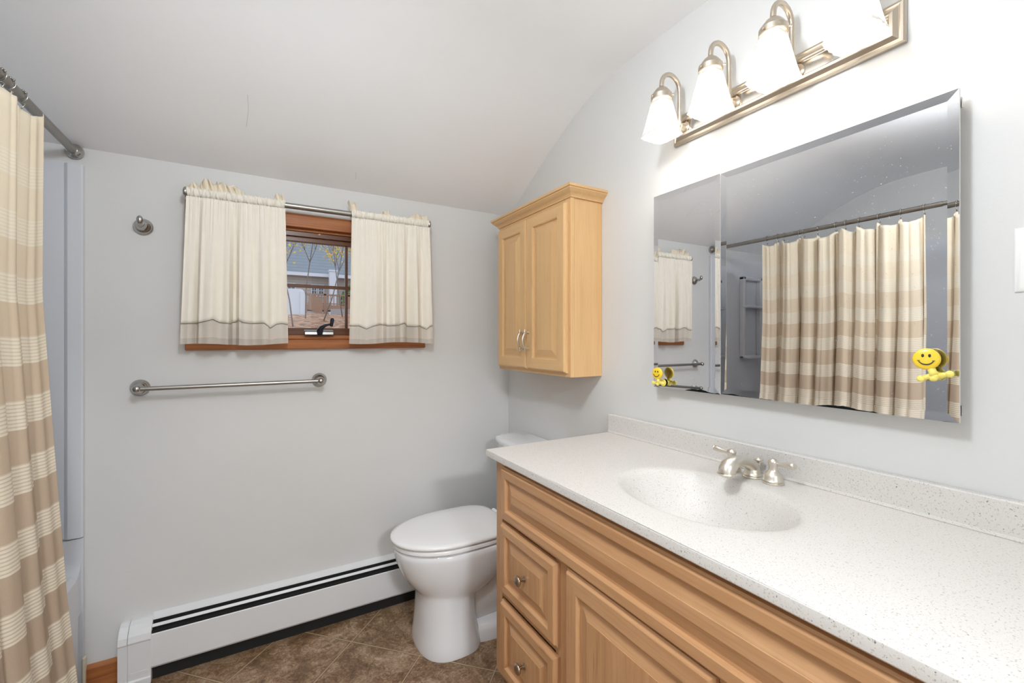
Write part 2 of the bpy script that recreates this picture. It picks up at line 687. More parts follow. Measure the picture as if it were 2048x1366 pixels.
bm = BM()
box(bm, (XR, YB - 0.1, 0), (XR + 0.1, D + 0.13, 2.5))
struct('wall_right', bm, M['wall'], 'warm grey wall behind the mirror cabinet and vanity')
bm = BM()
box(bm, (XL - 0.1, YT - 0.1, 0), (XL, D + 0.13, 2.5))
struct('wall_left', bm, M['wall'], 'grey wall on the long side of the bathtub')
bm = BM()
box(bm, (XL, YT - 0.1, 0), (XE - 0.1, YT, 2.45))
box(bm, (XE - 0.1, YB, 0), (XE, YT, 2.45))
struct('wall_entry', bm, M['wall'], 'grey wall enclosing the near end of the bathtub')
bm = BM()
box(bm, (XE - 0.1, YB - 0.1, 0), (-0.30, YB, 2.45))
box(bm, (0.52, YB - 0.1, 0), (XR + 0.1, YB, 2.45))
box(bm, (-0.30, YB - 0.1, 2.06), (0.52, YB, 2.45))
struct('wall_front', bm, M['wall'], 'grey wall with the open doorway behind the viewer')
bm = BM()
box(bm, (-1.0, -3.0, 0), (-0.9, YB - 0.1, 2.45))
box(bm, (1.3, -3.0, 0), (1.4, YB - 0.1, 2.45))
box(bm, (-1.0, -3.1, 0), (1.4, -3.0, 2.45))
box(bm, (-1.0, -3.1, 2.40), (1.4, YB - 0.1, 2.5))
struct('wall_hall', bm, M['hallpaint'], 'pale hallway walls beyond the doorway')

# wooden baseboards
bm = BM()
prism(bm, [(D, 0.0), (D, 0.098), (D - 0.006, 0.098), (D - 0.013, 0.085), (D - 0.013, 0.0)], 0, XE - 0.002, -0.455)
struct('baseboard_back', bm, M['cherry_x'], 'short stained wood baseboard between tub and heater', bevel=0.002)

# hairline cracks in the slope plaster
def slope_z(y):
    for (ya, za), (yb, zb) in zip(prof[:-1], prof[1:]):
        if yb <= y <= ya:
            return za + (zb - za) * (ya - y) / (ya - yb)
    return 2.38


for pts in ([(-0.033, 1.85), (-0.031, 1.905), (-0.039, 1.975)], [(0.385, 2.078), (0.389, 2.11), (0.384, 2.15)]):
    bm = BM()
    tube(bm, [(x, y, slope_z(y) + 0.0002) for x, y in pts], 0.0006, 5)
    c = obj('crack', bm, M['crack'], ceil, org=(0, 0, 0))


# ------------------------------------------------------------------ window
def wrect(bm, x0, x1, z0, z1, w, ya, yb, mx=0, mz=1, wb=None, wt=None):
    """picture-frame of four members"""
    wb = w if wb is None else wb
    wt = w if wt is None else wt
    box(bm, (x0, ya, z0), (x1, yb, z0 + wb), mx)
    box(bm, (x0, ya, z1 - wt), (x1, yb, z1), mx)
    box(bm, (x0, ya, z0 + wb), (x0 + w, yb, z1 - wt), mz)
    box(bm, (x1 - w, ya, z0 + wb), (x1, yb, z1 - wt), mz)


bm = BM()
cx0, cx1, cz0, cz1 = -0.253, 0.743, 1.255, 1.861
cw = 0.062
for k, (ins, y) in enumerate([(0.0, D - 0.021)]):
    wrect(bm, cx0, cx1, cz0, cz1, cw, D - 0.021, D)
win = struct('window_1', bm, [M['cherry_x'], M['cherry_z']], 'small wood framed window half covered by cream curtains', bevel=0.004)
# lip round the casing, jamb
bm = BM()
wrect(bm, cx0 + 0.050, cx1 - 0.050, cz0 + 0.045, cz1 - 0.050, 0.013, D - 0.028, D + 0.002)
obj('casing_bead', bm, [M['cherry_x'], M['cherry_z']], win, bevel=0.003)
bm = BM()
wrect(bm, WX0 + 0.001, WX1 - 0.001, WZ0 + 0.001, WZ1 - 0.001, 0.012, D, D + 0.125)
obj('jamb', bm, [M['cherry_x'], M['cherry_z']], win, bevel=0.002)
bm = BM()
wrect(bm, WX0 + 0.013, WX1 - 0.013, WZ0 + 0.013, WZ1 - 0.013, 0.026, D + 0.008, D + 0.020, wb=0.020, wt=0.022)
obj('inner_stop', bm, [M['sash'], M['sash']], win, bevel=0.002)
bm = BM()
gx0, gx1, gz0, gz1 = -0.142, 0.632, 1.351, 1.744
wrect(bm, WX0 + 0.014, WX1 - 0.014, WZ0 + 0.014, WZ1 - 0.014, 0.034, D + 0.022, D + 0.050, wb=gz0 - WZ0 - 0.014, wt=WZ1 - 0.014 - gz1)
obj('sash', bm, [M['sash'], M['sash']], win, bevel=0.002)
bm = BM()
for x in (0.105, 0.367):
    box(bm, (x - 0.006, D + 0.028, gz0 - 0.001), (x + 0.006, D + 0.046, gz1 + 0.001))
box(bm, (gx0 - 0.001, D + 0.0285, 1.537), (gx1 + 0.001, D + 0.0455, 1.551))
obj('muntin', bm, M['sash'], win, bevel=0.001)
bm = BM()
box(bm, (gx0 - 0.006, D + 0.036, gz0 - 0.006), (gx1 + 0.006, D + 0.039, gz1 + 0.006))
obj('pane', bm, M['pane'], win)
bm = BM()
ball(bm, (0.245, D + 0.006, 1.7815), 0.006, 12, (1, 0.5, 0.7))
obj('catch', bm, simple('catch_brass', (0.75, 0.5, 0.33), 0.4), win, smooth=True)

t = thing('window_crank', 'dark metal crank handle with grey base on the window sill between the curtains', 'window crank', (0.235, D - 0.03, 1.325))
bm = BM()
prism(bm, [(D - 0.055, 1.3195), (D - 0.052, 1.333), (D - 0.040, 1.340), (D - 0.022, 1.342), (D - 0.0225, 1.3195)], 0, 0.178, 0.298)
obj('base', bm, M['bar_metal'], t, smooth=True, auto=35, bevel=0.002)
bm = BM()
tube(bm, [(0.240, D - 0.050, 1.322), (0.240, D - 0.058, 1.338), (0.247, D - 0.066, 1.352), (0.262, D - 0.072, 1.362), (0.283, D - 0.078, 1.367)],
     [0.012, 0.014, 0.0095, 0.006, 0.0045], 14)
obj('arm', bm, M['navy'], t, smooth=True, auto=50)
bm = BM()
lathe(bm, (0.284, D - 0.082, 1.356), (0.1, -0.15, 1), [(0, 0.003), (0.002, 0.0065), (0.026, 0.0085), (0.036, 0.0075), (0.039, 0.003)], 14)
obj('knob', bm, M['navy'], t, smooth=True, auto=50)

# ------------------------------------------------------------------ window curtain rod and curtains
ROD_Y, ROD_Z = D - 0.078, 1.874
t = thing('curtain_rod', 'satin nickel curtain rod with rounded ends above the small window', 'curtain rod', (0.245, D, ROD_Z))
bm = BM()
tube(bm, [(-0.238, ROD_Y, ROD_Z), (0.735, ROD_Y, ROD_Z)], 0.0120, 20)
obj('rod', bm, M['bar_metal'], t, smooth=True, auto=50)
for x, s in ((-0.238, -1), (0.735, 1)):
    bm = BM()
    lathe(bm, (x, ROD_Y, ROD_Z), (s, 0, 0), [(-0.006, 0.0115), (0.0, 0.017), (0.006, 0.0195), (0.011, 0.018), (0.015, 0.009), (0.016, 0.0001)], 20)
    obj('finial', bm, M['chrome'], t, smooth=True, auto=60)
    bm = BM()
    tube(bm, [(x - s * 0.004, ROD_Y, ROD_Z), (x - s * 0.004, D - 0.001, ROD_Z)], 0.006, 12)
    lathe(bm, (x - s * 0.004, D, ROD_Z), (0, -1, 0), [(0, 0.016), (0.006, 0.014), (0.008, 0.007)], 16)
    obj('bracket', bm, M['nickel'], t, smooth=True, auto=40)


def lerp_list(L, t):
    if t <= L[0][0]:
        return L[0][1]
    for (a, va), (b, vb) in zip(L[:-1], L[1:]):
        if t <= b:
            k = (t - a) / (b - a) if b > a else 0
            return va + (vb - va) * k
    return L[-1][1]


def window_curtain(name, label, x0, x1, xb0, xb1, seed, scallop, ruffle, folds, zbot):
    rnd = random.Random(seed)
    t = thing(name, label, 'curtain', ((x0 + x1) / 2, ROD_Y, ROD_Z), 'curtains on the small window')
    NU = 260
    ph = [rnd.uniform(0, 6.28) for _ in range(6)]

    def xpos(s, k):      # k 0 top, 1 bottom
        a = x0 + (x1 - x0) * s
        b_ = xb0 + (xb1 - xb0) * s
        return a + (b_ - a) * k

    def fold(s, k):
        small = 0.5 * math.sin(2 * PI * s * 26 + ph[0] + 1.3 * math.sin(9 * s + ph[1])) + 0.35 * math.sin(2 * PI * s * 41 + ph[2])
        big = lerp_list(folds, s) + 0.30 * math.sin(2 * PI * s * 6 + ph[3] + 0.8 * k) + 0.06 * (1 - k) * math.sin(2 * PI * s * 17 + ph[4])
        w = min(1, k * 3.0)
        return small * 0.0032 * (1 - w) + big * 0.027 * (0.15 + 0.85 * min(1, k * 1.6))

    ztop = ROD_Z - 0.020
    yfront = ROD_Y - 0.0165

    def P(s, k, zz):
        return (xpos(s, k), yfront - 0.004 + 0.012 * k - fold(s, k) + 0.006 * k, zz)
    # main panel down to the scalloped seam
    NV = 34
    bm = BM()
    rows = []
    for j in range(NV + 1):
        row = []
        for i in range(NU + 1):
            s = i / NU
            zs = lerp_list(scallop, s)
            zz = ztop + (zs - ztop) * (j / NV)
            k = (ztop - zz) / (ztop - zbot)
            row.append(P(s, k, zz))
        rows.append(row)
    loft(bm, rows, (False, False), False)
    o = obj('panel', bm, M['cream'], t, smooth=True)
    md = o.modifiers.new('solidify', 'SOLIDIFY')
    md.thickness = 0.0012
    # border below the seam, then a doubled hem
    for nm, fa, fb, mat_ in (('border', 0.0, 0.72, 'sheer'), ('hem', 0.72, 1.0, 'hem')):
        bm = BM()
        rows = []
        for j in range(7):
            row = []
            for i in range(NU + 1):
                s = i / NU
                zs = lerp_list(scallop, s)
                zb_s = zbot + 0.004 * math.sin(7 * s + ph[5])
                f = fa + (fb - fa) * j / 6
                zz = zs + (zb_s - zs) * f
                k = (ztop - zz) / (ztop - zbot)
                row.append(P(s, k, zz))
            rows.append(row)
        loft(bm, rows, (False, False), False)
        obj(nm, bm, M[mat_], t, smooth=True)
    bm = BM()
    pts = []
    for i in range(0, NU + 1, 2):
        s = i / NU
        zs = lerp_list(scallop, s)
        k = (ztop - zs) / (ztop - zbot)
        p = P(s, k, zs)
        pts.append((p[0], p[1] - 0.0012, p[2]))
    tube(bm, pts, 0.0011, 6)
    obj('piping', bm, M['piping'], t, smooth=True)
    # gathered casing round the rod
    bm = BM()
    rings = []
    NC = 420
    for i in range(NC + 1):
        s = i / NC
        x = x0 + (x1 - x0) * s
        g = 0.5 + 0.5 * math.sin(2 * PI * s * 27 + ph[0] + 1.7 * math.sin(11 * s + ph[1]))
        g2 = 0.5 + 0.5 * math.sin(2 * PI * s * 45 + ph[2] + 2 * math.sin(17 * s))
        ring = []
        for j in range(18):
            a = 2 * PI * j / 18
            r = 0.0145 + 0.0035 * g + 0.0022 * g2
            xx = x + 0.003 * math.sin(2 * a + s * 60)
            xx = min(max(xx, x0), x1)
            ring.append((xx, ROD_Y + r * math.cos(a), ROD_Z + (r + 0.002) * math.sin(a)))
        rings.append(ring)
    loft(bm, rings, (False, False))
    obj('casing', bm, M['cream'], t, smooth=True)
    # upright ruffle above the rod
    bm = BM()
    rows = []
    NR = 420
    for j in range(7):
        f = j / 6
        row = []
        for i in range(NR + 1):
            s = i / NR
            h = lerp_list(ruffle, s)
            lean = 0.9 * math.sin(2 * PI * s * 12 + ph[4])
            w = math.sin(2 * PI * s * 19 + ph[3] + 2.2 * math.sin(8 * s + ph[5]))
            row.append((x0 + (x1 - x0) * s + 0.006 * f * lean - 0.010 * f * h / 0.04,
                        ROD_Y + 0.001 + 0.009 * w * (0.25 + f) + 0.004 * f,
                        ROD_Z + 0.010 + h * f * (1 + 0.16 * math.sin(2 * PI * s * 19 + ph[2]))))
        rows.append(row)
    loft(bm, rows, (False, False), False)
    o = obj('ruffle', bm, M['creamwarm'], t, smooth=True)
    md = o.modifiers.new('solidify', 'SOLIDIFY')
    md.thickness = 0.001
    return t


window_curtain('window_curtain', 'left cream curtain panel, hanging between the wall hook and the window glass',
               -0.240, 0.100, -0.262, 0.112, 3,
               [(0, 1.360), (0.14, 1.362), (0.15, 1.364), (0.22, 1.370), (0.285, 1.378), (0.34, 1.366), (0.44, 1.362), (0.45, 1.368),
                (0.50, 1.372), (0.51, 1.378), (0.55, 1.368), (0.62, 1.364), (0.76, 1.366), (0.825, 1.346), (0.88, 1.362), (0.94, 1.366), (1, 1.362)],
               [(0, 0.016), (0.05, 0.022), (0.12, 0.028), (0.2, 0.046), (0.32, 0.044), (0.42, 0.042), (0.52, 0.036), (0.58, 0.012), (0.62, 0.003),
                (0.85, 0.003), (0.92, 0.026), (0.97, 0.036), (1, 0.036)],
               [(0, 0.2), (0.06, -0.1), (0.13, -0.9), (0.16, 0.9), (0.3, 0.5), (0.42, 0.3), (0.455, -1.3), (0.49, -0.9), (0.52, 0.8), (0.65, 0.2), (0.8, 0.7),
                (0.92, 0.1), (1, 0.3)], 1.279)
window_curtain('window_curtain', 'right cream curtain panel, hanging beside the wooden wall cabinet',
               0.368, 0.738, 0.360, 0.762, 11,
               [(0, 1.360), (0.10, 1.360), (0.19, 1.346), (0.25, 1.358), (0.33, 1.367), (0.42, 1.366), (0.44, 1.362), (0.56, 1.365), (0.57, 1.369),
                (0.63, 1.376), (0.70, 1.362), (0.77, 1.360), (0.84, 1.366), (0.92, 1.348), (0.96, 1.362), (1, 1.366)],
               [(0, 0.044), (0.07, 0.046), (0.11, 0.004), (0.36, 0.004), (0.42, 0.030), (0.48, 0.034), (0.50, 0.004), (0.74, 0.004), (0.80, 0.030),
                (0.92, 0.030), (1, 0.028)],
               [(0, 0.3), (0.1, -0.2), (0.2, 0.4), (0.38, 0.5), (0.43, -0.7), (0.54, -0.5), (0.57, 0.9), (0.66, 0.1), (0.69, -0.9), (0.8, 0.3), (0.88, -0.5),
                (1, 0.2)], 1.281)


# ------------------------------------------------------------------ towel bar and hook
def rosette(bm, x, z, ystart):
    lathe(bm, (x, D, z), (0, -1, 0), [(0, 0.031), (0.004, 0.0315), (0.007, 0.029), (0.009, 0.027), (0.012, 0.0265), (0.016, 0.021),
                                      (0.024, 0.0135), (0.036, 0.0095), (0.050, 0.0085)], 32)


t = thing('towel_bar', 'brushed nickel towel bar under the window, round wall plates at both ends', 'towel bar', (-0.08, D, 1.113))
for x in (-0.394, 0.243):
    bm = BM()
    rosette(bm, x, 1.113, 0)
    ball(bm, (x, D - 0.062, 1.113), 0.0145, 20)
    obj('bar_post', bm, M['chrome'], t, smooth=True, auto=50)
bm = BM()
tube(bm, [(-0.394, D - 0.062, 1.113), (0.243, D - 0.062, 1.113)], 0.0085, 20)
obj('bar', bm, M['bar_metal'], t, smooth=True, auto=50)

t = thing('robe_hook', 'small round nickel robe hook, alone on the wall left of the curtains', 'hook', (-0.385, D, 1.735))
bm = BM()
rosette(bm, -0.385, 1.735, 0)
obj('wall_plate', bm, M['chrome'], t, smooth=True, auto=50)
bm = BM()
tube(bm, [(-0.385, D - 0.030, 1.735), (-0.385, D - 0.050, 1.737), (-0.385, D - 0.062, 1.745)], [0.009, 0.008, 0.009], 16)
ball(bm, (-0.385, D - 0.063, 1.749), 0.0125, 18, (0.85, 0.85, 1.35))
obj('knob', bm, M['chrome'], t, smooth=True, auto=50)

# ------------------------------------------------------------------ baseboard heater
HX0, HX1 = -0.352, 1.02
t = thing('baseboard_heater', 'long white baseboard heater with black slots along the window wall', 'heater', (0.3, D, 0))
bm = BM()
prism(bm, [(D, 0.232), (D - 0.004, 0.234), (D - 0.030, 0.221), (D - 0.031, 0.217), (D - 0.006, 0.226), (D - 0.006, 0.03), (D, 0.03)], 0, HX0, HX1)
obj('back_plate', bm, M['enamel'], t)
bm = BM()
prism(bm, [(D - 0.043, 0.208), (D - 0.045, 0.209), (D - 0.0525, 0.201), (D - 0.0515, 0.199)], 0, HX0, HX1)
obj('damper', bm, M['enamel'], t)
bm = BM()
prism(bm, [(D - 0.0625, 0.180), (D - 0.066, 0.183), (D - 0.068, 0.180), (D - 0.068, 0.060), (D - 0.063, 0.052), (D - 0.050, 0.050), (D - 0.050, 0.054),
           (D - 0.062, 0.058), (D - 0.064, 0.064), (D - 0.064, 0.177)], 0, HX0, HX1)
obj('front_panel', bm, M['enamel'], t)
bm = BM()
box(bm, (HX0, D - 0.0615, 0.060), (HX1, D - 0.0065, 0.190))
box(bm, (HX0, D - 0.0285, 0.189), (HX1, D - 0.0065, 0.214))
box(bm, (HX0, D - 0.049, 0.001), (HX1, D - 0.002, 0.060))
obj('slot_shade_fill', bm, M['black'], t)  # black boxes imitate the shade inside the slots and under the panel
bm = BM()
ec = [(D, 0.226), (D - 0.020, 0.228), (D - 0.040, 0.221), (D - 0.058, 0.208), (D - 0.068, 0.192), (D - 0.0735, 0.172), (D - 0.0735, 0.168),
      (D - 0.0705, 0.165), (D - 0.0705, 0.030), (D - 0.075, 0.026), (D - 0.075, 0.004), (D, 0.004)]
prism(bm, ec, 0, -0.418, -0.350)
prism(bm, [(y + (0.002 if y < D else 0), z - (0.002 if z > 0.1 else 0)) for y, z in ec], 0, -0.448, -0.420)
prism(bm, [(D, 0.222), (D - 0.030, 0.220), (D - 0.060, 0.19), (D - 0.066, 0.16), (D - 0.066, 0.01), (D, 0.01)], 0, -0.4205, -0.4175)
obj('end_cap', bm, M['enamel'], t, bevel=0.0015)
bm = BM()
box(bm, (-0.412, D - 0.0712, 0.046), (-0.360, D - 0.0704, 0.058))
obj('embossed_mark', bm, M['enamel'], t, bevel=0.0004)

# ------------------------------------------------------------------ bathtub, surround
t = thing('bathtub', 'white alcove bathtub behind the striped shower curtain', 'bathtub', (-0.94, 1.43, 0))
bm = BM()
# apron and rim profile (x, z) swept along y
ap = [(-0.562, 0.012), (-0.558, 0.05), (-0.556, 0.40), (-0.560, 0.438), (-0.575, 0.455), (-0.60, 0.460), (-0.635, 0.458), (-0.655, 0.44), (-0.67, 0.30),
      (-0.70, 0.10), (-0.76, 0.075), (-1.15, 0.075), (-1.22, 0.12), (-1.25, 0.30), (-1.265, 0.44), (-1.285, 0.458), (-1.322, 0.460), (-1.322, 0.012)]
prism(bm, ap, 1, YT + 0.005, D - 0.055)
for ya, yb in ((YT + 0.004, YT + 0.08), (D - 0.12, D - 0.052)):
    prism(bm, [(-0.575, 0.02), (-0.575, 0.448), (-1.32, 0.448), (-1.32, 0.02)], 1, ya, yb)
obj('tub_body', bm, M['acrylic'], t, smooth=True, auto=35)
bm = BM()
# upstand against the window wall, flared into the rim
prism(bm, [(-0.554, 0.006), (-0.554, 0.574), (-0.60, 0.570), (-1.322, 0.570), (-1.322, 0.006)], 1, D - 0.014, D - 0.002)
cur = [(D - 0.013, 0.50)] + [(D - 0.014 - 0.060 * (1 - math.cos(q)), 0.500 - 0.062 * math.sin(q)) for q in [PI / 2 * k / 8 for k in range(9)]] + [(D - 0.074, 0.30), (D - 0.014, 0.30)]
prism(bm, cur, 0, -0.625, -0.560)
obj('upstand', bm, M['acrylic'], t, smooth=True, auto=30, bevel=0.003)
bm = BM()
box(bm, (-0.556, D - 0.022, 0.0), (-0.546, D - 0.001, 0.135))
obj('caulk_strip', bm, M['caulk'], t, bevel=0.003)

t = thing('shower_surround', 'glossy white shower surround panels around the bathtub, with moulded shelves', 'shower surround', (-0.94, D, 0.58))
bm = BM()
SZ0, SZ1 = 0.578, 1.937
# window-wall panel with rounded front column
pl = [(-0.5525, D - 0.001), (-0.5535, D - 0.016), (-0.558, D - 0.021), (-0.594, D - 0.021), (-0.600, D - 0.016), (-0.606, D - 0.009), (-1.24, D - 0.009), (-1.29, D - 0.03),
      (-1.315, D - 0.09), (-1.318, YT + 0.09), (-1.29, YT + 0.03), (-1.24, YT + 0.009), (-0.60, YT + 0.009), (-0.5535, YT + 0.016), (-0.5525, YT + 0.001),
      (-1.329, YT + 0.001), (-1.329, D - 0.001)]
prism(bm, pl, 2, SZ0, SZ1)
obj('wall_panels', bm, M['acrylic'], t, smooth=True, auto=25)
bm = BM()
nx0, nx1, nz0, nz1 = -1.165, -0.915, 1.14, 1.80
for (a, b_, c, d_) in ((nx0, nx0 + 0.03, nz0, nz1), (nx1 - 0.03, nx1, nz0, nz1), (nx0, nx1, nz1 - 0.03, nz1)):
    box(bm, (a, D - 0.05, c), (b_, D - 0.008, d_))
box(bm, (nx0, D - 0.10, nz0), (nx1, D - 0.008, nz0 + 0.025))
box(bm, (nx0, D - 0.085, 1.545), (nx1, D - 0.008, 1.565))
obj('shelf_column', bm, M['acrylic'], t, bevel=0.008, smooth=True, auto=30)

# ------------------------------------------------------------------ shower rod, rings and curtain
SRX, SRZ = -0.578, 1.984
t = thing('shower_rod', 'dark pewter shower curtain rod running over the tub from wall to wall', 'shower rod', (SRX, 1.4, SRZ))
bm = BM()
tube(bm, [(SRX, YT + 0.008, SRZ), (SRX, 0.86, SRZ)], 0.0115, 18)
tube(bm, [(SRX, 0.86, SRZ), (SRX, D - 0.008, SRZ)], 0.0135, 18)
obj('rod', bm, M['rodm'], t, smooth=True, auto=50)
for y, s in ((D, -1), (YT, 1)):
    bm = BM()
    lathe(bm, (SRX, y, SRZ), (0, s, 0), [(0, 0.024), (0.006, 0.0265), (0.014, 0.026), (0.022, 0.0215), (0.028, 0.0165), (0.034, 0.0145)], 28)
    obj('flange', bm, M['chrome'], t, smooth=True, auto=60)

NH = 12
CY0, CY1 = 1.758, 0.925           # far and near edge of the curtain at the top
# places along the curtain (fraction from the far edge) where a ring holds it
hook_s = [0.012, 0.085, 0.155, 0.255, 0.30, 0.385, 0.50, 0.57, 0.665, 0.775, 0.88, 0.988]


def cur_xy(s, z):
    """plan position of the cloth at height z; s 0 far edge, 1 near edge"""
    k = max(0.0, min(1.0, (1.94 - z) / 1.885))
    peak = lerp_list([(0, -0.533), (0.27, -0.536), (0.5, -0.512), (0.74, -0.484), (1.0, -0.442)], k)
    y = CY0 - (CY0 - CY1) * s
    amp = 0.022 + 0.014 * min(1, k * 1.8)
    u = lerp_list([(0, 0), (0.10, 0.42), (0.20, 1.0), (0.27, 1.5), (0.33, 2.0), (1, 7.6)], s)
    ph_ = 2 * PI * u + PI / 2 + 0.35 * k * math.sin(9 * s)
    x = peak - amp * (1 - math.sin(ph_)) + (0.007 * min(1, max(0, s - 0.25) * 8) + 0.0008) * math.sin(2 * PI * s * 21 + 1.0 + k) + 0.002 * math.sin(2 * PI * s * 47)
    y += (0.010 + 0.028 * k) * math.sin(ph_ + 1.3) * min(1, s / 0.04) + 0.004 * math.sin(2 * PI * s * 29)
    return x, y


def top_z(s):
    hs = [0.0] + hook_s[1:]
    for a, b_ in zip(hs[:-1], hs[1:]):
        if a <= s <= b_:
            f = (s - a) / (b_ - a)
            sag = 0.30 * (b_ - a)
            return 1.948 - sag * (math.sin(PI * f) ** 0.8)
    return 1.944


NU, NV = 560, 90
bm = BM()
uvl = bm.loops.layers.uv.new('UVMap')
grid = []
for j in range(NV + 1):
    row = []
    for i in range(NU + 1):
        s = i / NU
        zt = top_z(s)
        z = zt + (0.055 - zt) * j / NV
        x, y = cur_xy(s, z)
        v = bm.verts.new((x, y, z))
        # cloth height: stripes follow the cloth, which sags a little between the rings
        row.append((v, s, z + (1.948 - zt) * (1 - j / NV) * 0.9))
    grid.append(row)
for j in range(NV):
    for i in range(NU):
        q = (grid[j][i], grid[j][i + 1], grid[j + 1][i + 1], grid[j + 1][i])
        f = bm.faces.new([a[0] for a in q])
        for lp, a in zip(f.loops, q):
            lp[uvl].uv = (a[1], a[2] / 2.0)
sc = obj('shower_curtain', bm, M['stripe'], None, smooth=True, org=(SRX, 1.33, 0.05))
md = sc.modifiers.new('solidify', 'SOLIDIFY')
md.thickness = 0.0012
tag(sc, 'cream and tan striped fabric shower curtain hanging in pleats from the rod', 'shower curtain')

bm = BM()
R0 = 0.0165
pts = []
for k in range(25):
    a = -PI * 0.62 + 2 * PI * 0.80 * k / 24
    pts.append((R0 * math.sin(a), 0, R0 * math.cos(a) + 0.0))
pts += [(0.012, 0, -0.022), (0.006, 0, -0.034), (0.0, 0, -0.040), (-0.006, 0, -0.036), (-0.008, 0, -0.028)]
tube(bm, pts, 0.0014, 7)
ringm = obj('hook_wire', bm, M['chrome'], None, smooth=True)
bm = BM()
for k in range(5):
    a = -0.9 + k * 0.45
    ball(bm, (R0 * math.sin(a), 0, R0 * math.cos(a)), 0.0036, 10)
ballm = obj('roller_ball', bm, M['rodm'], None, smooth=True)
ring_places = ['closest to the window wall', 'second from the window wall', 'third from the window wall', 'fourth from the window wall', 'fifth from the window wall',
               'sixth from the window wall', 'sixth from the near end of the rod', 'fifth from the near end of the rod', 'fourth from the near end of the rod',
               'third from the near end of the rod', 'second from the near end of the rod', 'closest to the near end of the rod']
for n_, hs in enumerate(hook_s):
    x, y = cur_xy(hs, 1.94)
    r = thing('curtain_ring', 'wire roller ring on the shower rod, ' + ring_places[n_], 'curtain ring', (SRX, y, SRZ), 'roller rings on the shower rod')
    r.rotation_euler = (0, 0, 0.25 * math.sin(n_ * 2.3))
    for src in (ringm, ballm):
        c = src if n_ == 0 else src.copy()
        if n_:
            COL.objects.link(c)
        c.parent = r
        c.location = (0, 0, 0)

# ------------------------------------------------------------------ wall cabinet over the toilet
CXF = 1.080                      # face frame plane
CYN, CYF = 1.394, 1.992
CZ0, CZ1 = 1.146, 1.880
t = thing('wall_cabinet', 'honey maple two-door wall cabinet with crown, hung above the toilet', 'cabinet', (XR, 1.69, CZ0))
bm = BM()
box(bm, (CXF + 0.019, CYN + 0.003, CZ0), (XR - 0.001, CYF, CZ1), 1)
obj('carcass', bm, [M['honey_y'], M['honey_z']], t, bevel=0.0015)
bm = BM()
box(bm, (CXF, CYN, CZ0), (CXF + 0.0195, CYN + 0.040, CZ1), 1)
box(bm, (CXF, CYF - 0.040, CZ0), (CXF + 0.0195, CYF, CZ1), 1)
box(bm, (CXF, CYN + 0.040, CZ0), (CXF + 0.0195, CYF - 0.040, CZ0 + 0.045), 0)
box(bm, (CXF, CYN + 0.040, CZ1 - 0.045), (CXF + 0.0195, CYF - 0.040, CZ1), 0)
obj('face_frame', bm, [M['honey_y'], M['honey_z']], t, bevel=0.003)
# crown moulding, mitred round three sides
bm = BM()
cp = [(0.0, 1.868), (0.004, 1.868), (0.006, 1.874), (0.011, 1.881), (0.020, 1.888), (0.028, 1.896), (0.029, 1.900), (0.034, 1.902), (0.034, 1.912), (0.0, 1.912)]
rings = []
for (kx, ky, yy, xx) in ((0, 1, CYN, XR - 0.001), (1, 1, CYN, CXF), (1, -1, CYF, CXF), (0, -1, CYF, XR - 0.001)):
    rings.append([(xx - kx * d, yy - ky * d, z) for d, z in cp])
loft(bm, rings)
box(bm, (CXF, CYN, 1.870), (XR - 0.001, CYF, 1.9115))
obj('crown', bm, M['honey_y'], t)


def panel_door(bm, X, y0, y1, z0, z1, th, fw, center=None, cmat=1, endm=0):
    """raised-panel front facing -x"""
    w, h = y1 - y0, z1 - z0
    rings = [(0.0, 0.0), (0.0, th * 0.45), (0.004, th * 0.62), (0.006, th * 0.92), (0.009, th), (fw - 0.006, th), (fw - 0.002, th - 0.003),
             (fw, th - 0.009), (fw + 0.006, th - 0.0095), (fw + 0.034, th - 0.002), (fw + 0.0345, th - 0.0012)]
    if center is not None:
        rings = [r if r[0] <= fw + 0.006 else (min(r[0], center), r[1]) for r in rings]
    nested(bm, (X, y0, z0), (0, 1, 0), (0, 0, 1), (-1, 0, 0), w, h, rings, side=1, end=endm, cap=cmat)


def arched_pull(bm, X, y, z0, z1):
    zc = (z0 + z1) / 2
    L = (z1 - z0) / 2
    for s in (-1, 1):
        lathe(bm, (X, y, zc + s * (L - 0.010)), (-1, 0, 0), [(0, 0.006), (0.004, 0.0055), (0.009, 0.0038), (0.018, 0.0036), (0.022, 0.005)], 12)
        ball(bm, (X - 0.020, y, zc + s * (L - 0.010)), 0.0052, 10)
        lathe(bm, (X - 0.020, y, zc + s * (L - 0.006)), (0, 0, s), [(0, 0.0048), (0.004, 0.003), (0.007, 0.0042), (0.011, 0.0016)], 10)
    pts = []
    for k in range(13):
        f = -1 + 2 * k / 12
        pts.append((X - 0.020 - 0.012 * (1 - f * f), y, zc + f * (L - 0.012)))
    tube(bm, pts, [0.0035 + 0.0016 * (1 - abs(-1 + 2 * k / 12)) for k in range(13)], 10)


ymid = 1.703
for y0_, y1_, hy in ((CYN + 0.018, ymid - 0.0015, ymid - 0.022), (ymid + 0.0015, CYF - 0.012, ymid + 0.022)):
    bm = BM()
    panel_door(bm, CXF - 0.0005, y0_, y1_, 1.163, 1.853, 0.019, 0.056)
    d_ = obj('door', bm, [M['honey_y'], M['honey_z']], t)
    bm = BM()
    arched_pull(bm, CXF - 0.0190, hy, 1.248, 1.340)
    obj('handle', bm, M['satin'], d_, smooth=True, auto=60)

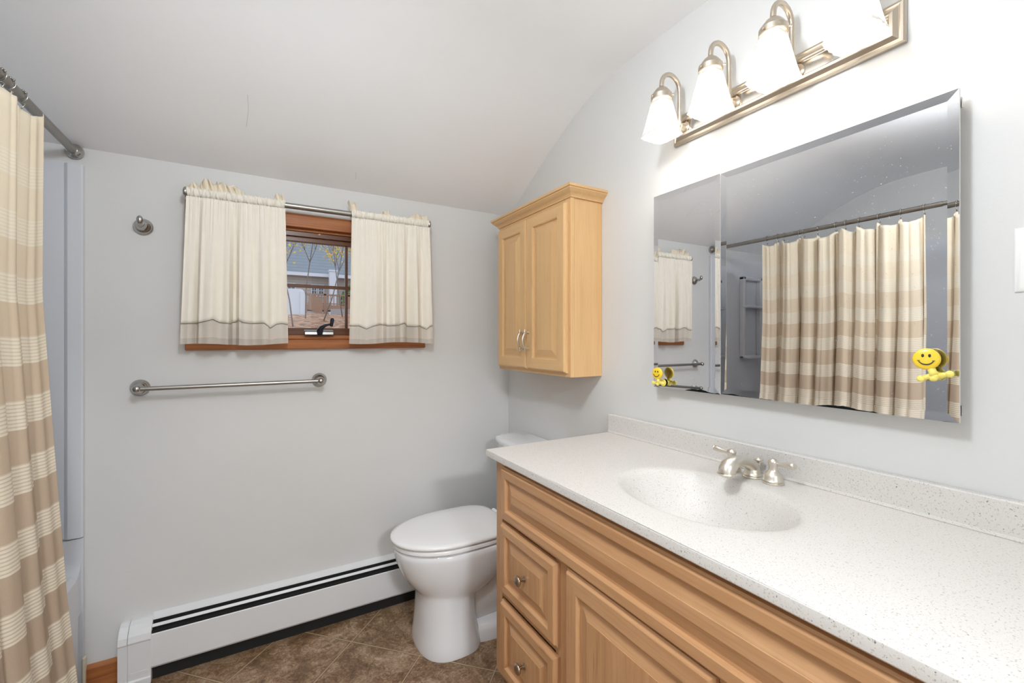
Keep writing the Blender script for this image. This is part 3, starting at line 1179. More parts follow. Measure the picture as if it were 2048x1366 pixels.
# ------------------------------------------------------------------ vanity
VX = 0.700
VY0, VY1 = -0.02, 1.312
t = thing('vanity_cabinet', 'maple bathroom vanity with raised-panel drawers and doors under the speckled top', 'vanity', (0.95, 0.65, 0))
bm = BM()
box(bm, (VX + 0.0195, VY1 - 0.018, 0.185), (XR - 0.002, VY1, 0.900), 1)
box(bm, (VX + 0.075, VY1 - 0.018, 0.0), (XR - 0.002, VY1, 0.185), 1)
box(bm, (VX + 0.0195, VY0, 0.185), (XR - 0.002, VY0 + 0.018, 0.900), 1)
box(bm, (VX + 0.0195, VY0 + 0.018, 0.185), (XR - 0.002, VY1 - 0.018, 0.203), 0)
box(bm, (VX + 0.080, VY0, 0.0), (VX + 0.095, VY1 - 0.018, 0.186), 0)
obj('carcass', bm, [M['maple_y'], M['maple_z']], t)
bm = BM()
fr = [(VY1 - 0.040, VY1, 0.185, 0.900, 1), (0.885, 0.970, 0.185, 0.705, 1), (0.448, 0.482, 0.185, 0.705, 1), (VY0, VY0 + 0.04, 0.185, 0.900, 1),
      (0.970, VY1 - 0.040, 0.455, 0.480, 0), (0.970, VY1 - 0.040, 0.185, 0.225, 0), (0.482, 0.885, 0.185, 0.225, 0), (VY0 + 0.04, 0.448, 0.185, 0.225, 0),
      (VY0 + 0.04, VY1 - 0.040, 0.705, 0.735, 0), (VY0 + 0.04, VY1 - 0.040, 0.870, 0.900, 0)]
for a, b_, c, d_, mi in fr:
    box(bm, (VX, a, c), (VX + 0.0195, b_, d_), mi)
obj('face_frame', bm, [M['maple_y'], M['maple_z']], t, bevel=0.001)
bm = BM()
panel_door(bm, VX - 0.0005, 0.008, 1.252, 0.718, 0.886, 0.019, 0.036, None, 0)
obj('false_front', bm, [M['maple_y'], M['maple_z']], t)


def round_knob(bm, X, y, z):
    lathe(bm, (X, y, z), (-1, 0, 0), [(0, 0.0085), (0.002, 0.0085), (0.004, 0.0055), (0.014, 0.005), (0.017, 0.008), (0.019, 0.0145), (0.022, 0.0160),
                                      (0.025, 0.0150), (0.0285, 0.0100), (0.030, 0.0001)], 24)


for z0_, z1_ in ((0.480, 0.704), (0.216, 0.452)):
    bm = BM()
    panel_door(bm, VX - 0.0005, 0.949, 1.256, z0_, z1_, 0.019, 0.038, None, 1)
    d_ = obj('drawer', bm, [M['maple_y'], M['maple_z']], t)
    bm = BM()
    round_knob(bm, VX - 0.0205, 1.1025, (z0_ + z1_) / 2)
    obj('knob', bm, M['knobm'], d_, smooth=True, auto=50)
for y0_, y1_, ky in ((0.482, 0.906, 0.52), (0.008, 0.452, 0.41)):
    bm = BM()
    panel_door(bm, VX - 0.0005, y0_, y1_, 0.216, 0.713, 0.019, 0.052)
    d_ = obj('door', bm, [M['maple_y'], M['maple_z']], t)
    bm = BM()
    round_knob(bm, VX - 0.0205, ky, 0.56)
    obj('knob', bm, M['knobm'], d_, smooth=True, auto=50)

# ------------------------------------------------------------------ countertop with moulded basin
TX0, TX1, TY0, TY1, TZ = 0.673, 1.2435, -0.05, 1.340, 0.925
BX, BY, BA, BB = 0.938, 0.698, 0.168, 0.222
t = thing('vanity_countertop', 'speckled cream solid-surface vanity top with integral oval sink and backsplash', 'vanity top', (0.95, 0.65, 0.9))
bm = BM()
angs = [2 * PI * k / 96 for k in range(96)]
for cx_, cy_ in ((TX0, TY0), (TX1, TY0), (TX1, TY1), (TX0, TY1)):
    angs.append(math.atan2(cy_ - BY, cx_ - BX) % (2 * PI))
angs = sorted(set(angs))


def rect_hit(a):
    c, s_ = math.cos(a), math.sin(a)
    ts = []
    if abs(c) > 1e-9:
        ts += [((TX1 if c > 0 else TX0) - BX) / c]
    if abs(s_) > 1e-9:
        ts += [((TY1 if s_ > 0 else TY0) - BY) / s_]
    r = min(ts)
    return BX + c * r, BY + s_ * r


def ell(a):
    c, s_ = math.cos(a), math.sin(a)
    r = 1 / math.sqrt((c / BA) ** 2 + (s_ / BB) ** 2)
    return r * c, r * s_


prof_b = [(0.06, 0.138), (0.2, 0.135), (0.35, 0.127), (0.5, 0.113), (0.62, 0.094), (0.72, 0.073), (0.80, 0.052), (0.87, 0.031), (0.92, 0.016), (0.96, 0.0065),
          (1.0, 0.0018), (1.04, 0.0)]
rings = []
for rr, dp in prof_b:
    rings.append([(BX + ell(a)[0] * rr, BY + ell(a)[1] * rr, TZ - dp) for a in angs])
for f in (0.05, 0.3, 0.7, 0.985):
    ring = []
    for a in angs:
        ex, ey = BX + ell(a)[0] * 1.04, BY + ell(a)[1] * 1.04
        hx, hy = rect_hit(a)
        ring.append((ex + (hx - ex) * f, ey + (hy - ey) * f, TZ))
    rings.append(ring)
for ins, z in ((0.0025, TZ), (0.0007, TZ - 0.0008), (0.0, TZ - 0.003), (0.0, TZ - 0.021), (0.002, TZ - 0.0235)):
    ring = []
    for a in angs:
        hx, hy = rect_hit(a)
        hx = min(max(hx, TX0 + ins), TX1 - ins)
        hy = min(max(hy, TY0 + ins), TY1 - ins)
        ring.append((hx, hy, z))
    rings.append(ring)
loft(bm, rings, (True, False))
# underside with the bowl's outside
und = [[(x, y, TZ - 0.0235) for x, y, _ in rings[-1]]]
for rr, dp in ((1.06, 0.026), (0.95, 0.05), (0.8, 0.10), (0.5, 0.14), (0.1, 0.155)):
    und.append([(BX + ell(a)[0] * rr, BY + ell(a)[1] * rr, TZ - dp) for a in angs])
loft(bm, und, (False, True))
bmesh.ops.remove_doubles(bm, verts=bm.verts, dist=0.00005)
obj('top_with_basin', bm, M['stone'], t, smooth=True, auto=38)
bm = BM()
prism(bm, [(1.2235, TZ - 0.001), (1.221, TZ + 0.001), (1.2235, TZ + 0.008), (1.2240, TZ + 0.070), (1.2265, TZ + 0.073), (1.2435, TZ + 0.073), (1.2435, TZ - 0.001)], 1, TY0, TY1 - 0.002)
obj('backsplash', bm, M['stone'], t, bevel=0.0015)
bm = BM()
lathe(bm, (BX, BY, TZ - 0.138), (0, 0, 1), [(0.0, 0.024), (0.003, 0.023), (0.0035, 0.018), (0.006, 0.017), (0.008, 0.010), (0.009, 0.0001)], 24)
obj('drain', bm, M['satin'], t, smooth=True, auto=40)

# ------------------------------------------------------------------ faucet
FX, FY = 1.170, 0.707
t = thing('faucet', 'brushed nickel widespread faucet with two lever handles behind the sink', 'faucet', (FX, FY, TZ))
bm = BM()
lathe(bm, (FX, FY, TZ), (0, 0, 1), [(0, 0.0255), (0.003, 0.026), (0.005, 0.0225), (0.008, 0.0235), (0.010, 0.021), (0.016, 0.0195), (0.024, 0.0180), (0.030, 0.0150)], 28)
sp = [(FX, FY, TZ + 0.016), (FX - 0.004, FY, TZ + 0.030), (FX - 0.018, FY, TZ + 0.040), (FX - 0.040, FY, TZ + 0.048), (FX - 0.064, FY, TZ + 0.053),
      (FX - 0.086, FY, TZ + 0.052), (FX - 0.103, FY, TZ + 0.045), (FX - 0.112, FY, TZ + 0.035), (FX - 0.114, FY, TZ + 0.026)]
tube(bm, sp, [0.0185, 0.0170, 0.0150, 0.0135, 0.0145, 0.0175, 0.0205, 0.0210, 0.0195], 20)
lathe(bm, (FX - 0.114, FY, TZ + 0.030), (0.03, 0, -1), [(0, 0.0215), (0.003, 0.0228), (0.006, 0.0205), (0.010, 0.017)], 24)
obj('spout', bm, M['satin'], t, smooth=True, auto=45)
bm = BM()
lathe(bm, (FX + 0.030, FY, TZ + 0.0), (0, 0, 1), [(0, 0.006), (0.002, 0.0045), (0.022, 0.003), (0.026, 0.0045), (0.030, 0.0050), (0.034, 0.004), (0.037, 0.0065), (0.041, 0.0105),
                                               (0.0435, 0.011), (0.046, 0.008), (0.049, 0.004), (0.051, 0.0005)], 18)
obj('lift_rod', bm, M['satin'], t, smooth=True, auto=45)
for hy, s in ((FY + 0.058, 1), (FY - 0.058, -1)):
    hx = FX - 0.004
    bm = BM()
    lathe(bm, (hx, hy, TZ), (0, 0, 1), [(0, 0.0255), (0.003, 0.026), (0.005, 0.0225), (0.0065, 0.0225), (0.0085, 0.0245), (0.011, 0.0225), (0.018, 0.0215), (0.026, 0.0185), (0.032, 0.012),
                                        (0.038, 0.0100), (0.046, 0.0105), (0.054, 0.0125), (0.060, 0.0115), (0.064, 0.006), (0.065, 0.0001)], 28)
    hd = obj('handle', bm, M['satin'], t, smooth=True, auto=45)
    bm = BM()
    lathe(bm, (hx, hy + s * 0.008, TZ + 0.052), (0, s, 0.10), [(0, 0.0050), (0.006, 0.0046), (0.012, 0.0046), (0.030, 0.0072), (0.038, 0.0084), (0.043, 0.0080), (0.045, 0.0062), (0.047, 0.0068),
                                                   (0.049, 0.0035), (0.050, 0.0001)], 18)
    obj('lever', bm, M['satin'], hd, smooth=True, auto=45)

# ------------------------------------------------------------------ medicine cabinet
MX = 1.205
t = thing('mirror_cabinet', 'frameless two-door mirrored medicine cabinet above the vanity', 'mirror cabinet', (XR, 0.70, 1.13))
bm = BM()
box(bm, (MX + 0.008, 0.320, 1.145), (XR - 0.001, 1.075, 1.790))
obj('cabinet_body', bm, M['box_side'], t)


def mirror_door(nm, y0, y1, z0, z1):
    bm = BM()
    bw = 0.018
    nested(bm, (MX + 0.006, y0, z0), (0, 1, 0), (0, 0, 1), (-1, 0, 0), y1 - y0, z1 - z0, [(0, 0), (0, 0.0058), (bw, 0.0048)], side=0, end=0)
    for v in bm.verts:                      # the cabinet hangs very slightly out of parallel with the wall
        v.co.x += 0.010 * (v.co.y - 0.70)
    bm.normal_update()
    for f in bm.faces:
        f.material_index = 1 if abs(f.normal.x) < 0.5 else 0
    o = obj(nm, bm, [M['mirror'], M['box_side']], t, org=(MX, (y0 + y1) / 2, z0))
    return o


dr = mirror_door('mirror_door', 0.306, 0.8265, 1.136, 1.800)
dl = mirror_door('mirror_door', 0.8285, 1.087, 1.134, 1.802)
for dd, yy, zz in ((dr, 0.309, (1.16, 1.775)), (dl, 1.084, (1.16, 1.775))):
    for z_ in zz:
        bm = BM()
        box(bm, (MX + 0.0061, yy - 0.004, z_ - 0.010), (MX + 0.012, yy + 0.004, z_ + 0.010))
        o = obj('hinge', bm, M['nickel'], None, org=(MX, yy, z_))
        o.parent = dd
        o.location = Vector((MX, yy, z_)) - ORG[dd.name]

# ------------------------------------------------------------------ smiley figures stuck on the mirror


def smiley(label, Y, Z, r, face_dir, cx, feet_dy, tilt=0.0):
    """round smiling head on a splayed three-lobe foot"""
    t = thing('smiley_figure', label, 'smiley figure', (MX, Y, Z - r * 1.9), 'yellow smiley figures on the mirror cabinet')
    fd = Vector(face_dir).normalized()
    c = Vector((cx, Y, Z))
    a, u, v = frame_from(fd)
    bm = BM()
    lathe(bm, c - fd * r * 0.30, fd, [(0, r * 0.55), (r * 0.08, r * 0.85), (r * 0.22, r * 0.98), (r * 0.38, r), (r * 0.52, r * 0.92), (r * 0.58, r * 0.80), (r * 0.60, r * 0.55), (r * 0.61, 0.0001)], 32)
    hd = obj('head', bm, M['smiley'], t, smooth=True, auto=60)
    up = Vector((0, 0, 1))
    up = (up - fd * up.dot(fd)).normalized()
    side = up.cross(fd).normalized()
    front = c + fd * r * 0.315
    for s in (-1, 1):
        bm = BM()
        rings = []
        for k in range(3):
            rr = (1, 0.8, 0.001)[k]
            rings.append([front + fd * (0.0004 + 0.0006 * k) + side * (s * r * 0.24 + math.cos(q) * r * 0.10 * rr) + up * (r * 0.30 + math.sin(q) * r * 0.16 * rr)
                          for q in [2 * PI * i / 14 for i in range(14)]])
        loft(bm, rings, (True, True))
        obj('eye', bm, M['ink'], hd)
    bm = BM()
    pts = []
    for k in range(17):
        a_ = math.radians(200 + 140 * k / 16)
        pts.append(front + fd * 0.0006 + side * (math.cos(a_) * r * 0.56) + up * (math.sin(a_) * r * 0.56 + r * 0.02))
    tube(bm, pts, [0.0006 + r * 0.035 * math.sin(PI * k / 16) for k in range(17)], 8)
    for e in (pts[0], pts[-1]):
        tube(bm, [e - side * r * 0.10, e + side * r * 0.10], r * 0.025, 6)
    obj('mouth', bm, M['ink'], hd)
    # neck and splayed foot
    fz = Z - r * 1.62
    bm = BM()
    tube(bm, [(cx + 0.002, Y - feet_dy * 0.2, Z - r * 0.7), (cx + 0.001, Y - feet_dy * 0.4, Z - r * 1.15), (cx, Y - feet_dy * 0.55, fz + r * 0.15)], [r * 0.34, r * 0.30, r * 0.42], 14)
    yc = Y - feet_dy * 0.6
    ball(bm, (cx, yc, fz + r * 0.06), r * 0.42, 14, (0.8, 1.1, 0.8))
    for dy, dz, q in ((r * 1.0, 0.0, 0.33), (-r * 1.0, 0.08 * r, 0.33), (r * 0.1, -0.10 * r, 0.34)):
        dz -= tilt * dy
        ball(bm, (cx - 0.002, yc + dy, fz + dz), r * q, 14, (0.8, 1.0, 0.95))
        if abs(dy) > r * 0.5:
            tube(bm, [(cx, yc + dy * 0.2, fz + r * 0.1), (cx - 0.001, yc + dy, fz + dz)], [r * 0.28, r * 0.20], 12)
    o = obj('foot', bm, M['smileypale'], t, smooth=True)
    # suction cup that holds it on the glass
    bm = BM()
    lathe(bm, (MX, yc, fz + r * 0.05), (-1, 0, 0), [(0.0, r * 0.62), (0.001, r * 0.62), (0.003, r * 0.30), (max(0.004, MX - cx), r * 0.22)], 18)
    obj('suction_cup', bm, M['smileypale'], t, smooth=True, auto=50)


smiley('larger yellow smiling figure stuck low on the near edge of the mirror', 0.350, 1.262, 0.0218, (-1, -0.15, 0.1), 1.184, 0.022, 0.24)
smiley('smaller yellow smiling figure stuck low on the far edge of the mirror', 1.046, 1.184, 0.0205, (-1, -0.10, 0.05), 1.182, 0.006, 0.0)

# ------------------------------------------------------------------ vanity light
LZ0, LZ1, LY0, LY1 = 1.960, 2.056, 0.400, 1.022
t = thing('vanity_light', 'four-lamp brushed nickel vanity light bar mounted above the mirror', 'wall light', (XR, 0.711, 2.0))
bm = BM()
nested(bm, (XR - 0.0005, LY0, LZ0), (0, 1, 0), (0, 0, 1), (-1, 0, 0), LY1 - LY0, LZ1 - LZ0,
       [(0, 0), (0, 0.010), (0.003, 0.014), (0.008, 0.0155), (0.010, 0.0135), (0.020, 0.020), (0.026, 0.0215), (0.029, 0.019), (0.0295, 0.015)], cap=1)
obj('backplate', bm, [M['warm'], M['chrome']], t, bevel=0.0006)
lamp_y = [0.975, 0.799, 0.623, 0.447]
lamp_x = 1.120
for ly in lamp_y:
    bm = BM()
    zz = 2.005
    lathe(bm, (XR - 0.014, ly, zz), (-1, 0, 0), [(0, 0.020), (0.004, 0.020), (0.007, 0.016), (0.012, 0.013), (0.024, 0.011)], 20)
    pts = [(XR - 0.030, ly, zz), (1.207, ly, zz + 0.004), (1.206, ly, zz + 0.02), (1.206, ly, 2.118)]
    for k in range(1, 13):
        a = PI * k / 12
        pts.append((1.163 + 0.043 * math.cos(a), ly, 2.118 + 0.043 * math.sin(a)))
    pts.append((lamp_x, ly, 2.104))
    tube(bm, pts, 0.0072, 14)
    ar = obj('arm', bm, M['warm'], t, smooth=True, auto=50)
    bm = BM()
    lathe(bm, (lamp_x, ly, 2.112), (0, 0, -1), [(0, 0.0065), (0.004, 0.010), (0.010, 0.018), (0.020, 0.026), (0.028, 0.0305), (0.030, 0.033), (0.044, 0.033), (0.045, 0.030)], 28, (True, False))
    for q in range(3):
        a = 2 * PI * q / 3 + 0.9
        lathe(bm, (lamp_x + 0.031 * math.cos(a), ly + 0.031 * math.sin(a), 2.074), (math.cos(a), math.sin(a), 0), [(0, 0.002), (0.006, 0.002), (0.006, 0.0035), (0.009, 0.0035)], 8)
    obj('shade_holder', bm, M['warm'], ar, smooth=True, auto=45)
    # square fluted frosted glass
    bm = BM()
    NS = 96
    rings = []
    prof_s = [(0.0, 0.0260), (0.008, 0.0275), (0.025, 0.0305), (0.045, 0.0345), (0.065, 0.0385), (0.085, 0.0430), (0.100, 0.0470), (0.108, 0.0500), (0.111, 0.0510)]

    def sq(a, R, flute):
        c, s_ = math.cos(a), math.sin(a)
        p = 5.0
        r = R / ((abs(c) ** p + abs(s_) ** p) ** (1 / p))
        return r * (1 + flute * math.cos(16 * a))
    for d_, R in prof_s:
        fl = 0.012 if d_ > 0.0 else 0
        fl += 0.012 * max(0, (d_ - 0.085) / 0.026)
        rings.append([(lamp_x + sq(2 * PI * i / NS, R, fl) * math.cos(2 * PI * i / NS), ly + sq(2 * PI * i / NS, R, fl) * math.sin(2 * PI * i / NS), 2.064 - d_) for i in range(NS)])
    for d_, R in reversed(prof_s[:-1]):
        rings.append([(lamp_x + sq(2 * PI * i / NS, R - 0.003, 0.008) * math.cos(2 * PI * i / NS), ly + sq(2 * PI * i / NS, R - 0.003, 0.008) * math.sin(2 * PI * i / NS), 2.064 - d_) for i in range(NS)])
    loft(bm, rings, (False, False))
    obj('lamp_shade', bm, M['shade'], t, smooth=True, auto=60, org=(lamp_x, ly, 2.064))
    bm = BM()
    ball(bm, (lamp_x, ly, 2.005), 0.019, 18, (1, 1, 1.25))
    lathe(bm, (lamp_x, ly, 2.070), (0, 0, -1), [(0, 0.012), (0.035, 0.012), (0.05, 0.016)], 14)
    obj('bulb', bm, M['bulb'], ar, smooth=True)
    pl_ = bpy.data.lights.new('vanity_bulb_light', 'POINT')
    pl_.energy = BULB_W
    pl_.color = (1.0, 0.97, 0.93)
    pl_.shadow_soft_size = 0.03
    po = bpy.data.objects.new('vanity_bulb_light', pl_)
    po.location = (lamp_x, ly, 1.962)
    COL.objects.link(po)

# fixture for the added bathroom fill lamp, above the frame
t = thing('added_fill_lamp', 'added round fill lamp on the flat part of the ceiling, out of view', 'fill light', (0.08, 0.50, 2.385))
bm = BM()
lathe(bm, (0.08, 0.50, 2.385), (0, 0, -1), [(0, 0.10), (0.02, 0.10), (0.024, 0.097)], 32)
obj('fill_lamp_base', bm, M['nickel'], t, smooth=True, auto=40)
bm = BM()
lathe(bm, (0.08, 0.50, 2.362), (0, 0, -1), [(0, 0.09), (0.02, 0.082), (0.035, 0.06), (0.042, 0.03), (0.044, 0.0001)], 32)
obj('fill_diffuser', bm, M['fill_diffuser'], t, smooth=True)

# ------------------------------------------------------------------ light switch
t = thing('light_switch', 'white wall switch plate at the right edge beside the mirror', 'switch', (XR, 0.205, 1.452))
bm = BM()
nested(bm, (XR - 0.0003, 0.168, 1.392), (0, 1, 0), (0, 0, 1), (-1, 0, 0), 0.073, 0.120, [(0, 0), (0, 0.002), (0.004, 0.005), (0.010, 0.006)])
obj('cover_plate', bm, M['plastic'], t, smooth=True, auto=30)
bm = BM()
box(bm, (XR - 0.011, 0.1995, 1.441), (XR - 0.006, 0.2095, 1.463))
obj('toggle', bm, M['plastic'], t, bevel=0.002)

# ------------------------------------------------------------------ toilet
TC = 1.815


def egg(z, xf, xb, hw, n=48, pf=2.1, pb=3.2, xm=None, cy=TC):
    xm = xf + (xb - xf) * 0.52 if xm is None else xm
    pts = []
    for i in range(n):
        a = 2 * PI * i / n
        c, s_ = math.cos(a), math.sin(a)
        p = pf if c < 0 else pb
        L = (xm - xf) if c < 0 else (xb - xm)
        k = (abs(c) ** p + abs(s_) ** p) ** (-1 / p)
        pts.append((xm + c * k * L, cy + s_ * k * hw, z))
    return pts


t = thing('toilet', 'white two-piece toilet with closed lid between vanity and window wall', 'toilet', (0.85, TC, 0))
bm = BM()
R = [egg(0.0, 0.578, 0.845, 0.167, pf=2.6, pb=3), egg(0.010, 0.577, 0.845, 0.168, pf=2.6, pb=3), egg(0.05, 0.583, 0.838, 0.162, pf=2.6, pb=3), egg(0.12, 0.588, 0.825, 0.152, pf=2.5, pb=3),
     egg(0.19, 0.590, 0.825, 0.147, pf=2.4, pb=3), egg(0.225, 0.590, 0.83, 0.147, pf=2.4, pb=3), egg(0.237, 0.584, 0.86, 0.149, pf=2.3), egg(0.25, 0.570, 0.90, 0.156), egg(0.28, 0.545, 0.94, 0.168), egg(0.32, 0.520, 0.975, 0.178),
     egg(0.37, 0.500, 1.01, 0.185), egg(0.405, 0.491, 1.025, 0.188), egg(0.424, 0.490, 1.03, 0.188), egg(0.431, 0.498, 1.02, 0.181)]
loft(bm, R)
# trapway and rear foot
R2 = []
for x, z, hw, hh in ((0.74, 0.17, 0.09, 0.12), (0.84, 0.17, 0.105, 0.14), (0.92, 0.20, 0.110, 0.17), (1.00, 0.235, 0.112, 0.19), (1.08, 0.24, 0.112, 0.185), (1.14, 0.24, 0.105, 0.17)):
    R2.append([(x, TC + hw * math.cos(2 * PI * i / 24), z + hh * math.sin(2 * PI * i / 24)) for i in range(24)])
loft(bm, R2)
R3 = [egg(0.0, 0.70, 1.13, 0.135, pb=3.5), egg(0.045, 0.70, 1.13, 0.135, pb=3.5), egg(0.065, 0.71, 1.12, 0.122, pb=3.5), egg(0.075, 0.75, 1.08, 0.09)]
loft(bm, R3)
R4 = [egg(0.28, 0.90, 1.20, 0.10, pf=3, pb=4), egg(0.36, 0.90, 1.215, 0.13, pf=3, pb=4), egg(0.42, 0.90, 1.22, 0.150, pf=3, pb=4), egg(0.436, 0.91, 1.215, 0.145, pf=3, pb=4)]
loft(bm, R4)
obj('bowl', bm, M['porcelain'], t, smooth=True, auto=50)
bm = BM()
R = [egg(0.437, 0.492, 0.965, 0.184, pb=4), egg(0.440, 0.486, 0.970, 0.188, pb=4), egg(0.452, 0.486, 0.970, 0.188, pb=4), egg(0.455, 0.490, 0.967, 0.185, pb=4)]
loft(bm, R)
obj('seat', bm, M['seat'], t, smooth=True, auto=50)
bm = BM()
R = [egg(0.4575, 0.488, 0.975, 0.184, pb=4.5), egg(0.460, 0.479, 0.981, 0.189, pb=4.5), egg(0.468, 0.476, 0.983, 0.190, pb=4.5), egg(0.474, 0.480, 0.980, 0.187, pb=4.5), egg(0.478, 0.50, 0.965, 0.172, pb=4),
     egg(0.480, 0.56, 0.93, 0.12, pb=4), egg(0.4805, 0.66, 0.85, 0.05)]
loft(bm, R)
obj('seat_lid', bm, M['seat'], t, smooth=True, auto=60)
for s in (-1, 1):
    bm = BM()
    tube(bm, [(0.994, TC + s * 0.060 + s * 0.022, 0.462), (0.994, TC + s * 0.060 - s * 0.022, 0.462)], 0.0125, 16)
    lathe(bm, (0.998, TC + s * 0.075, 0.434), (0, 0, 1), [(0, 0.016), (0.02, 0.015), (0.03, 0.011)], 16)
    obj('hinge', bm, M['seat'], t, smooth=True, auto=50)


def rrect(z, x0, x1, hw, r=0.035, bow=0.0, n=6):
    pts = []
    for (cx_, cy_, a0) in ((x1 - 0.01, hw - 0.01, 0), (x0 + r, hw - r, 90), (x0 + r, -hw + r, 180), (x1 - 0.01, -hw + 0.01, 270)):
        rr = r if cx_ < (x0 + x1) / 2 else 0.01
        for k in range(n + 1):
            a = math.radians(a0 + 90 * k / n)
            x = cx_ + rr * math.cos(a)
            y = cy_ + rr * math.sin(a)
            pts.append((x, TC + y, z))
        if a0 == 90:
            for k in range(1, 8):
                y = (hw - r) * (1 - 2 * k / 8)
                pts.append((x0 - bow * (1 - (y / hw) ** 2), TC + y, z))
    return pts


bm = BM()
loft(bm, [rrect(0.437, 1.085, 1.230, 0.170, bow=0.010), rrect(0.46, 1.075, 1.235, 0.182, bow=0.012), rrect(0.60, 1.070, 1.236, 0.192, bow=0.014), rrect(0.765, 1.066, 1.236, 0.197, bow=0.016)])
obj('tank', bm, M['porcelain'], t, smooth=True, auto=50)
bm = BM()
loft(bm, [rrect(0.766, 1.062, 1.240, 0.200, 0.04, 0.016), rrect(0.770, 1.055, 1.242, 0.206, 0.045, 0.018), rrect(0.790, 1.053, 1.242, 0.207, 0.045, 0.018), rrect(0.800, 1.058, 1.240, 0.203, 0.045, 0.018),
          rrect(0.805, 1.075, 1.232, 0.188, 0.045, 0.012)])
obj('tank_lid', bm, M['porcelain'], t, smooth=True, auto=60)
bm = BM()
tube(bm, [(1.062, TC + 0.13, 0.71), (1.040, TC + 0.13, 0.71), (1.036, TC + 0.11, 0.708), (1.034, TC + 0.06, 0.704)], [0.008, 0.006, 0.006, 0.008], 12)
obj('flush_lever', bm, M['chrome'], t, smooth=True, auto=50)
# ------------------------------------------------------------------ outside the window
def leaf_mat():
    m, nt, b = new_mat('fallen_leaves')
    v = obj_coords(nt)
    vo = nt.nodes.new('ShaderNodeTexVoronoi')
    vo.inputs['Scale'].default_value = 9.0
    nt.links.new(v, vo.inputs['Vector'])
    n = noise(nt, v, 4, 4)
    c = ramp(nt, vo.outputs['Color'], [(0.0, (0.16, 0.07, 0.035)), (0.35, (0.34, 0.16, 0.08)), (0.6, (0.50, 0.27, 0.15)), (0.85, (0.62, 0.40, 0.27)), (1.0, (0.72, 0.55, 0.42))])
    c = mixc(nt, math_n(nt, 'MULTIPLY', n, 0.4), c, (0.30, 0.16, 0.09))
    nt.links.new(c, b.inputs['Base Color'])
    b.inputs['Roughness'].default_value = 0.9
    return m


def lined(name, c1, c2, period, duty, axis=2):
    m, nt, b = new_mat(name)
    tc = nt.nodes.new('ShaderNodeTexCoord')
    sep = nt.nodes.new('ShaderNodeSeparateXYZ')
    nt.links.new(tc.outputs['Object'], sep.inputs[0])
    f = math_n(nt, 'LESS_THAN', math_n(nt, 'FRACT', math_n(nt, 'DIVIDE', sep.outputs[axis], period)), duty)
    v = obj_coords(nt)
    n = noise(nt, v, 3, 3)
    nt.links.new(mixc(nt, f, mixc(nt, n, c1, tuple(x * 0.85 for x in c1)), c2), b.inputs['Base Color'])
    b.inputs['Roughness'].default_value = 0.8
    return m


M['leaves'] = leaf_mat()
M['siding'] = lined('tan_siding', (0.52, 0.47, 0.42), (0.36, 0.32, 0.29), 0.16, 0.15)
M['shingle'] = lined('grey_shingle', (0.27, 0.30, 0.325), (0.20, 0.225, 0.25), 0.24, 0.2)
M['vinyl'] = simple('white_vinyl', (0.75, 0.77, 0.82), 0.5)
M['deckwood'] = simple('weathered_deck_wood', (0.40, 0.24, 0.16), 0.8)
M['bark'] = simple('grey_bark', (0.22, 0.18, 0.155), 0.9)
M['yellowleaf'] = simple('yellow_leaf', (0.80, 0.56, 0.08), 0.7)
M['greenleaf'] = simple('green_leaf', (0.12, 0.26, 0.07), 0.7)
M['winglass'] = simple('house_glass', (0.10, 0.12, 0.14), 0.1)
M['concrete'] = simple('concrete', (0.42, 0.41, 0.40), 0.9)
rx = random.Random(5)
bm = BM()
rows = []
for j in range(41):
    y = 2.6 + 31.4 * (j / 40) ** 1.5
    z0_ = lerp_list([(2.6, -1.5), (5, 0.2), (8, 1.15), (11, 1.72), (14, 1.98), (20, 2.30), (34, 2.6)], y)
    rows.append([(-14 + 34 * i / 60, y, z0_ + (rx.uniform(-0.05, 0.05) if 6 < y < 18 else 0)) for i in range(61)])
loft(bm, rows, (False, False), False)
tag(obj('leafy_bank', bm, M['leaves'], None), 'slope covered with fallen brown leaves outside the window', 'ground', None, 'structure')

t = thing('house', 'tan house with a grey shingle roof on the hill outside the window', 'house', (3.0, 30, 2.5))
bm = BM()
box(bm, (-3.0, 30.0, 2.3), (9.0, 37.0, 5.25))
obj('wall', bm, M['siding'], t)
bm = BM()
prism(bm, [(29.5, 5.16), (29.5, 5.28), (36.0, 10.2), (42.0, 5.28), (42.0, 5.16), (36.0, 9.9)], 0, -3.6, 9.6)
obj('roof', bm, M['shingle'], t)
bm = BM()
box(bm, (-3.6, 29.40, 5.10), (9.6, 29.52, 5.30))
obj('gutter', bm, M['vinyl'], t)
for x0_, x1_ in ((2.86, 3.22), (3.26, 3.62), (1.52, 2.0)):
    bm = BM()
    wrect(bm, x0_, x1_, 3.92, 4.66, 0.05, 29.93, 29.99)
    box(bm, ((x0_ + x1_) / 2 - 0.012, 29.94, 3.97), ((x0_ + x1_) / 2 + 0.012, 29.985, 4.61))
    box(bm, (x0_ + 0.05, 29.94, 4.27), (x1_ - 0.05, 29.985, 4.30))
    w_ = obj('window', bm, [M['vinyl'], M['vinyl']], t)
    bm = BM()
    box(bm, (x0_ + 0.04, 29.985, 3.96), (x1_ - 0.04, 29.998, 4.62))
    obj('pane', bm, M['winglass'], w_)
bm = BM()
box(bm, (3.80, 28.9, 2.3), (4.22, 29.3, 5.42))
box(bm, (3.76, 28.86, 5.40), (4.26, 29.34, 5.50))
obj('chimney', bm, M['vinyl'], t, bevel=0.02)

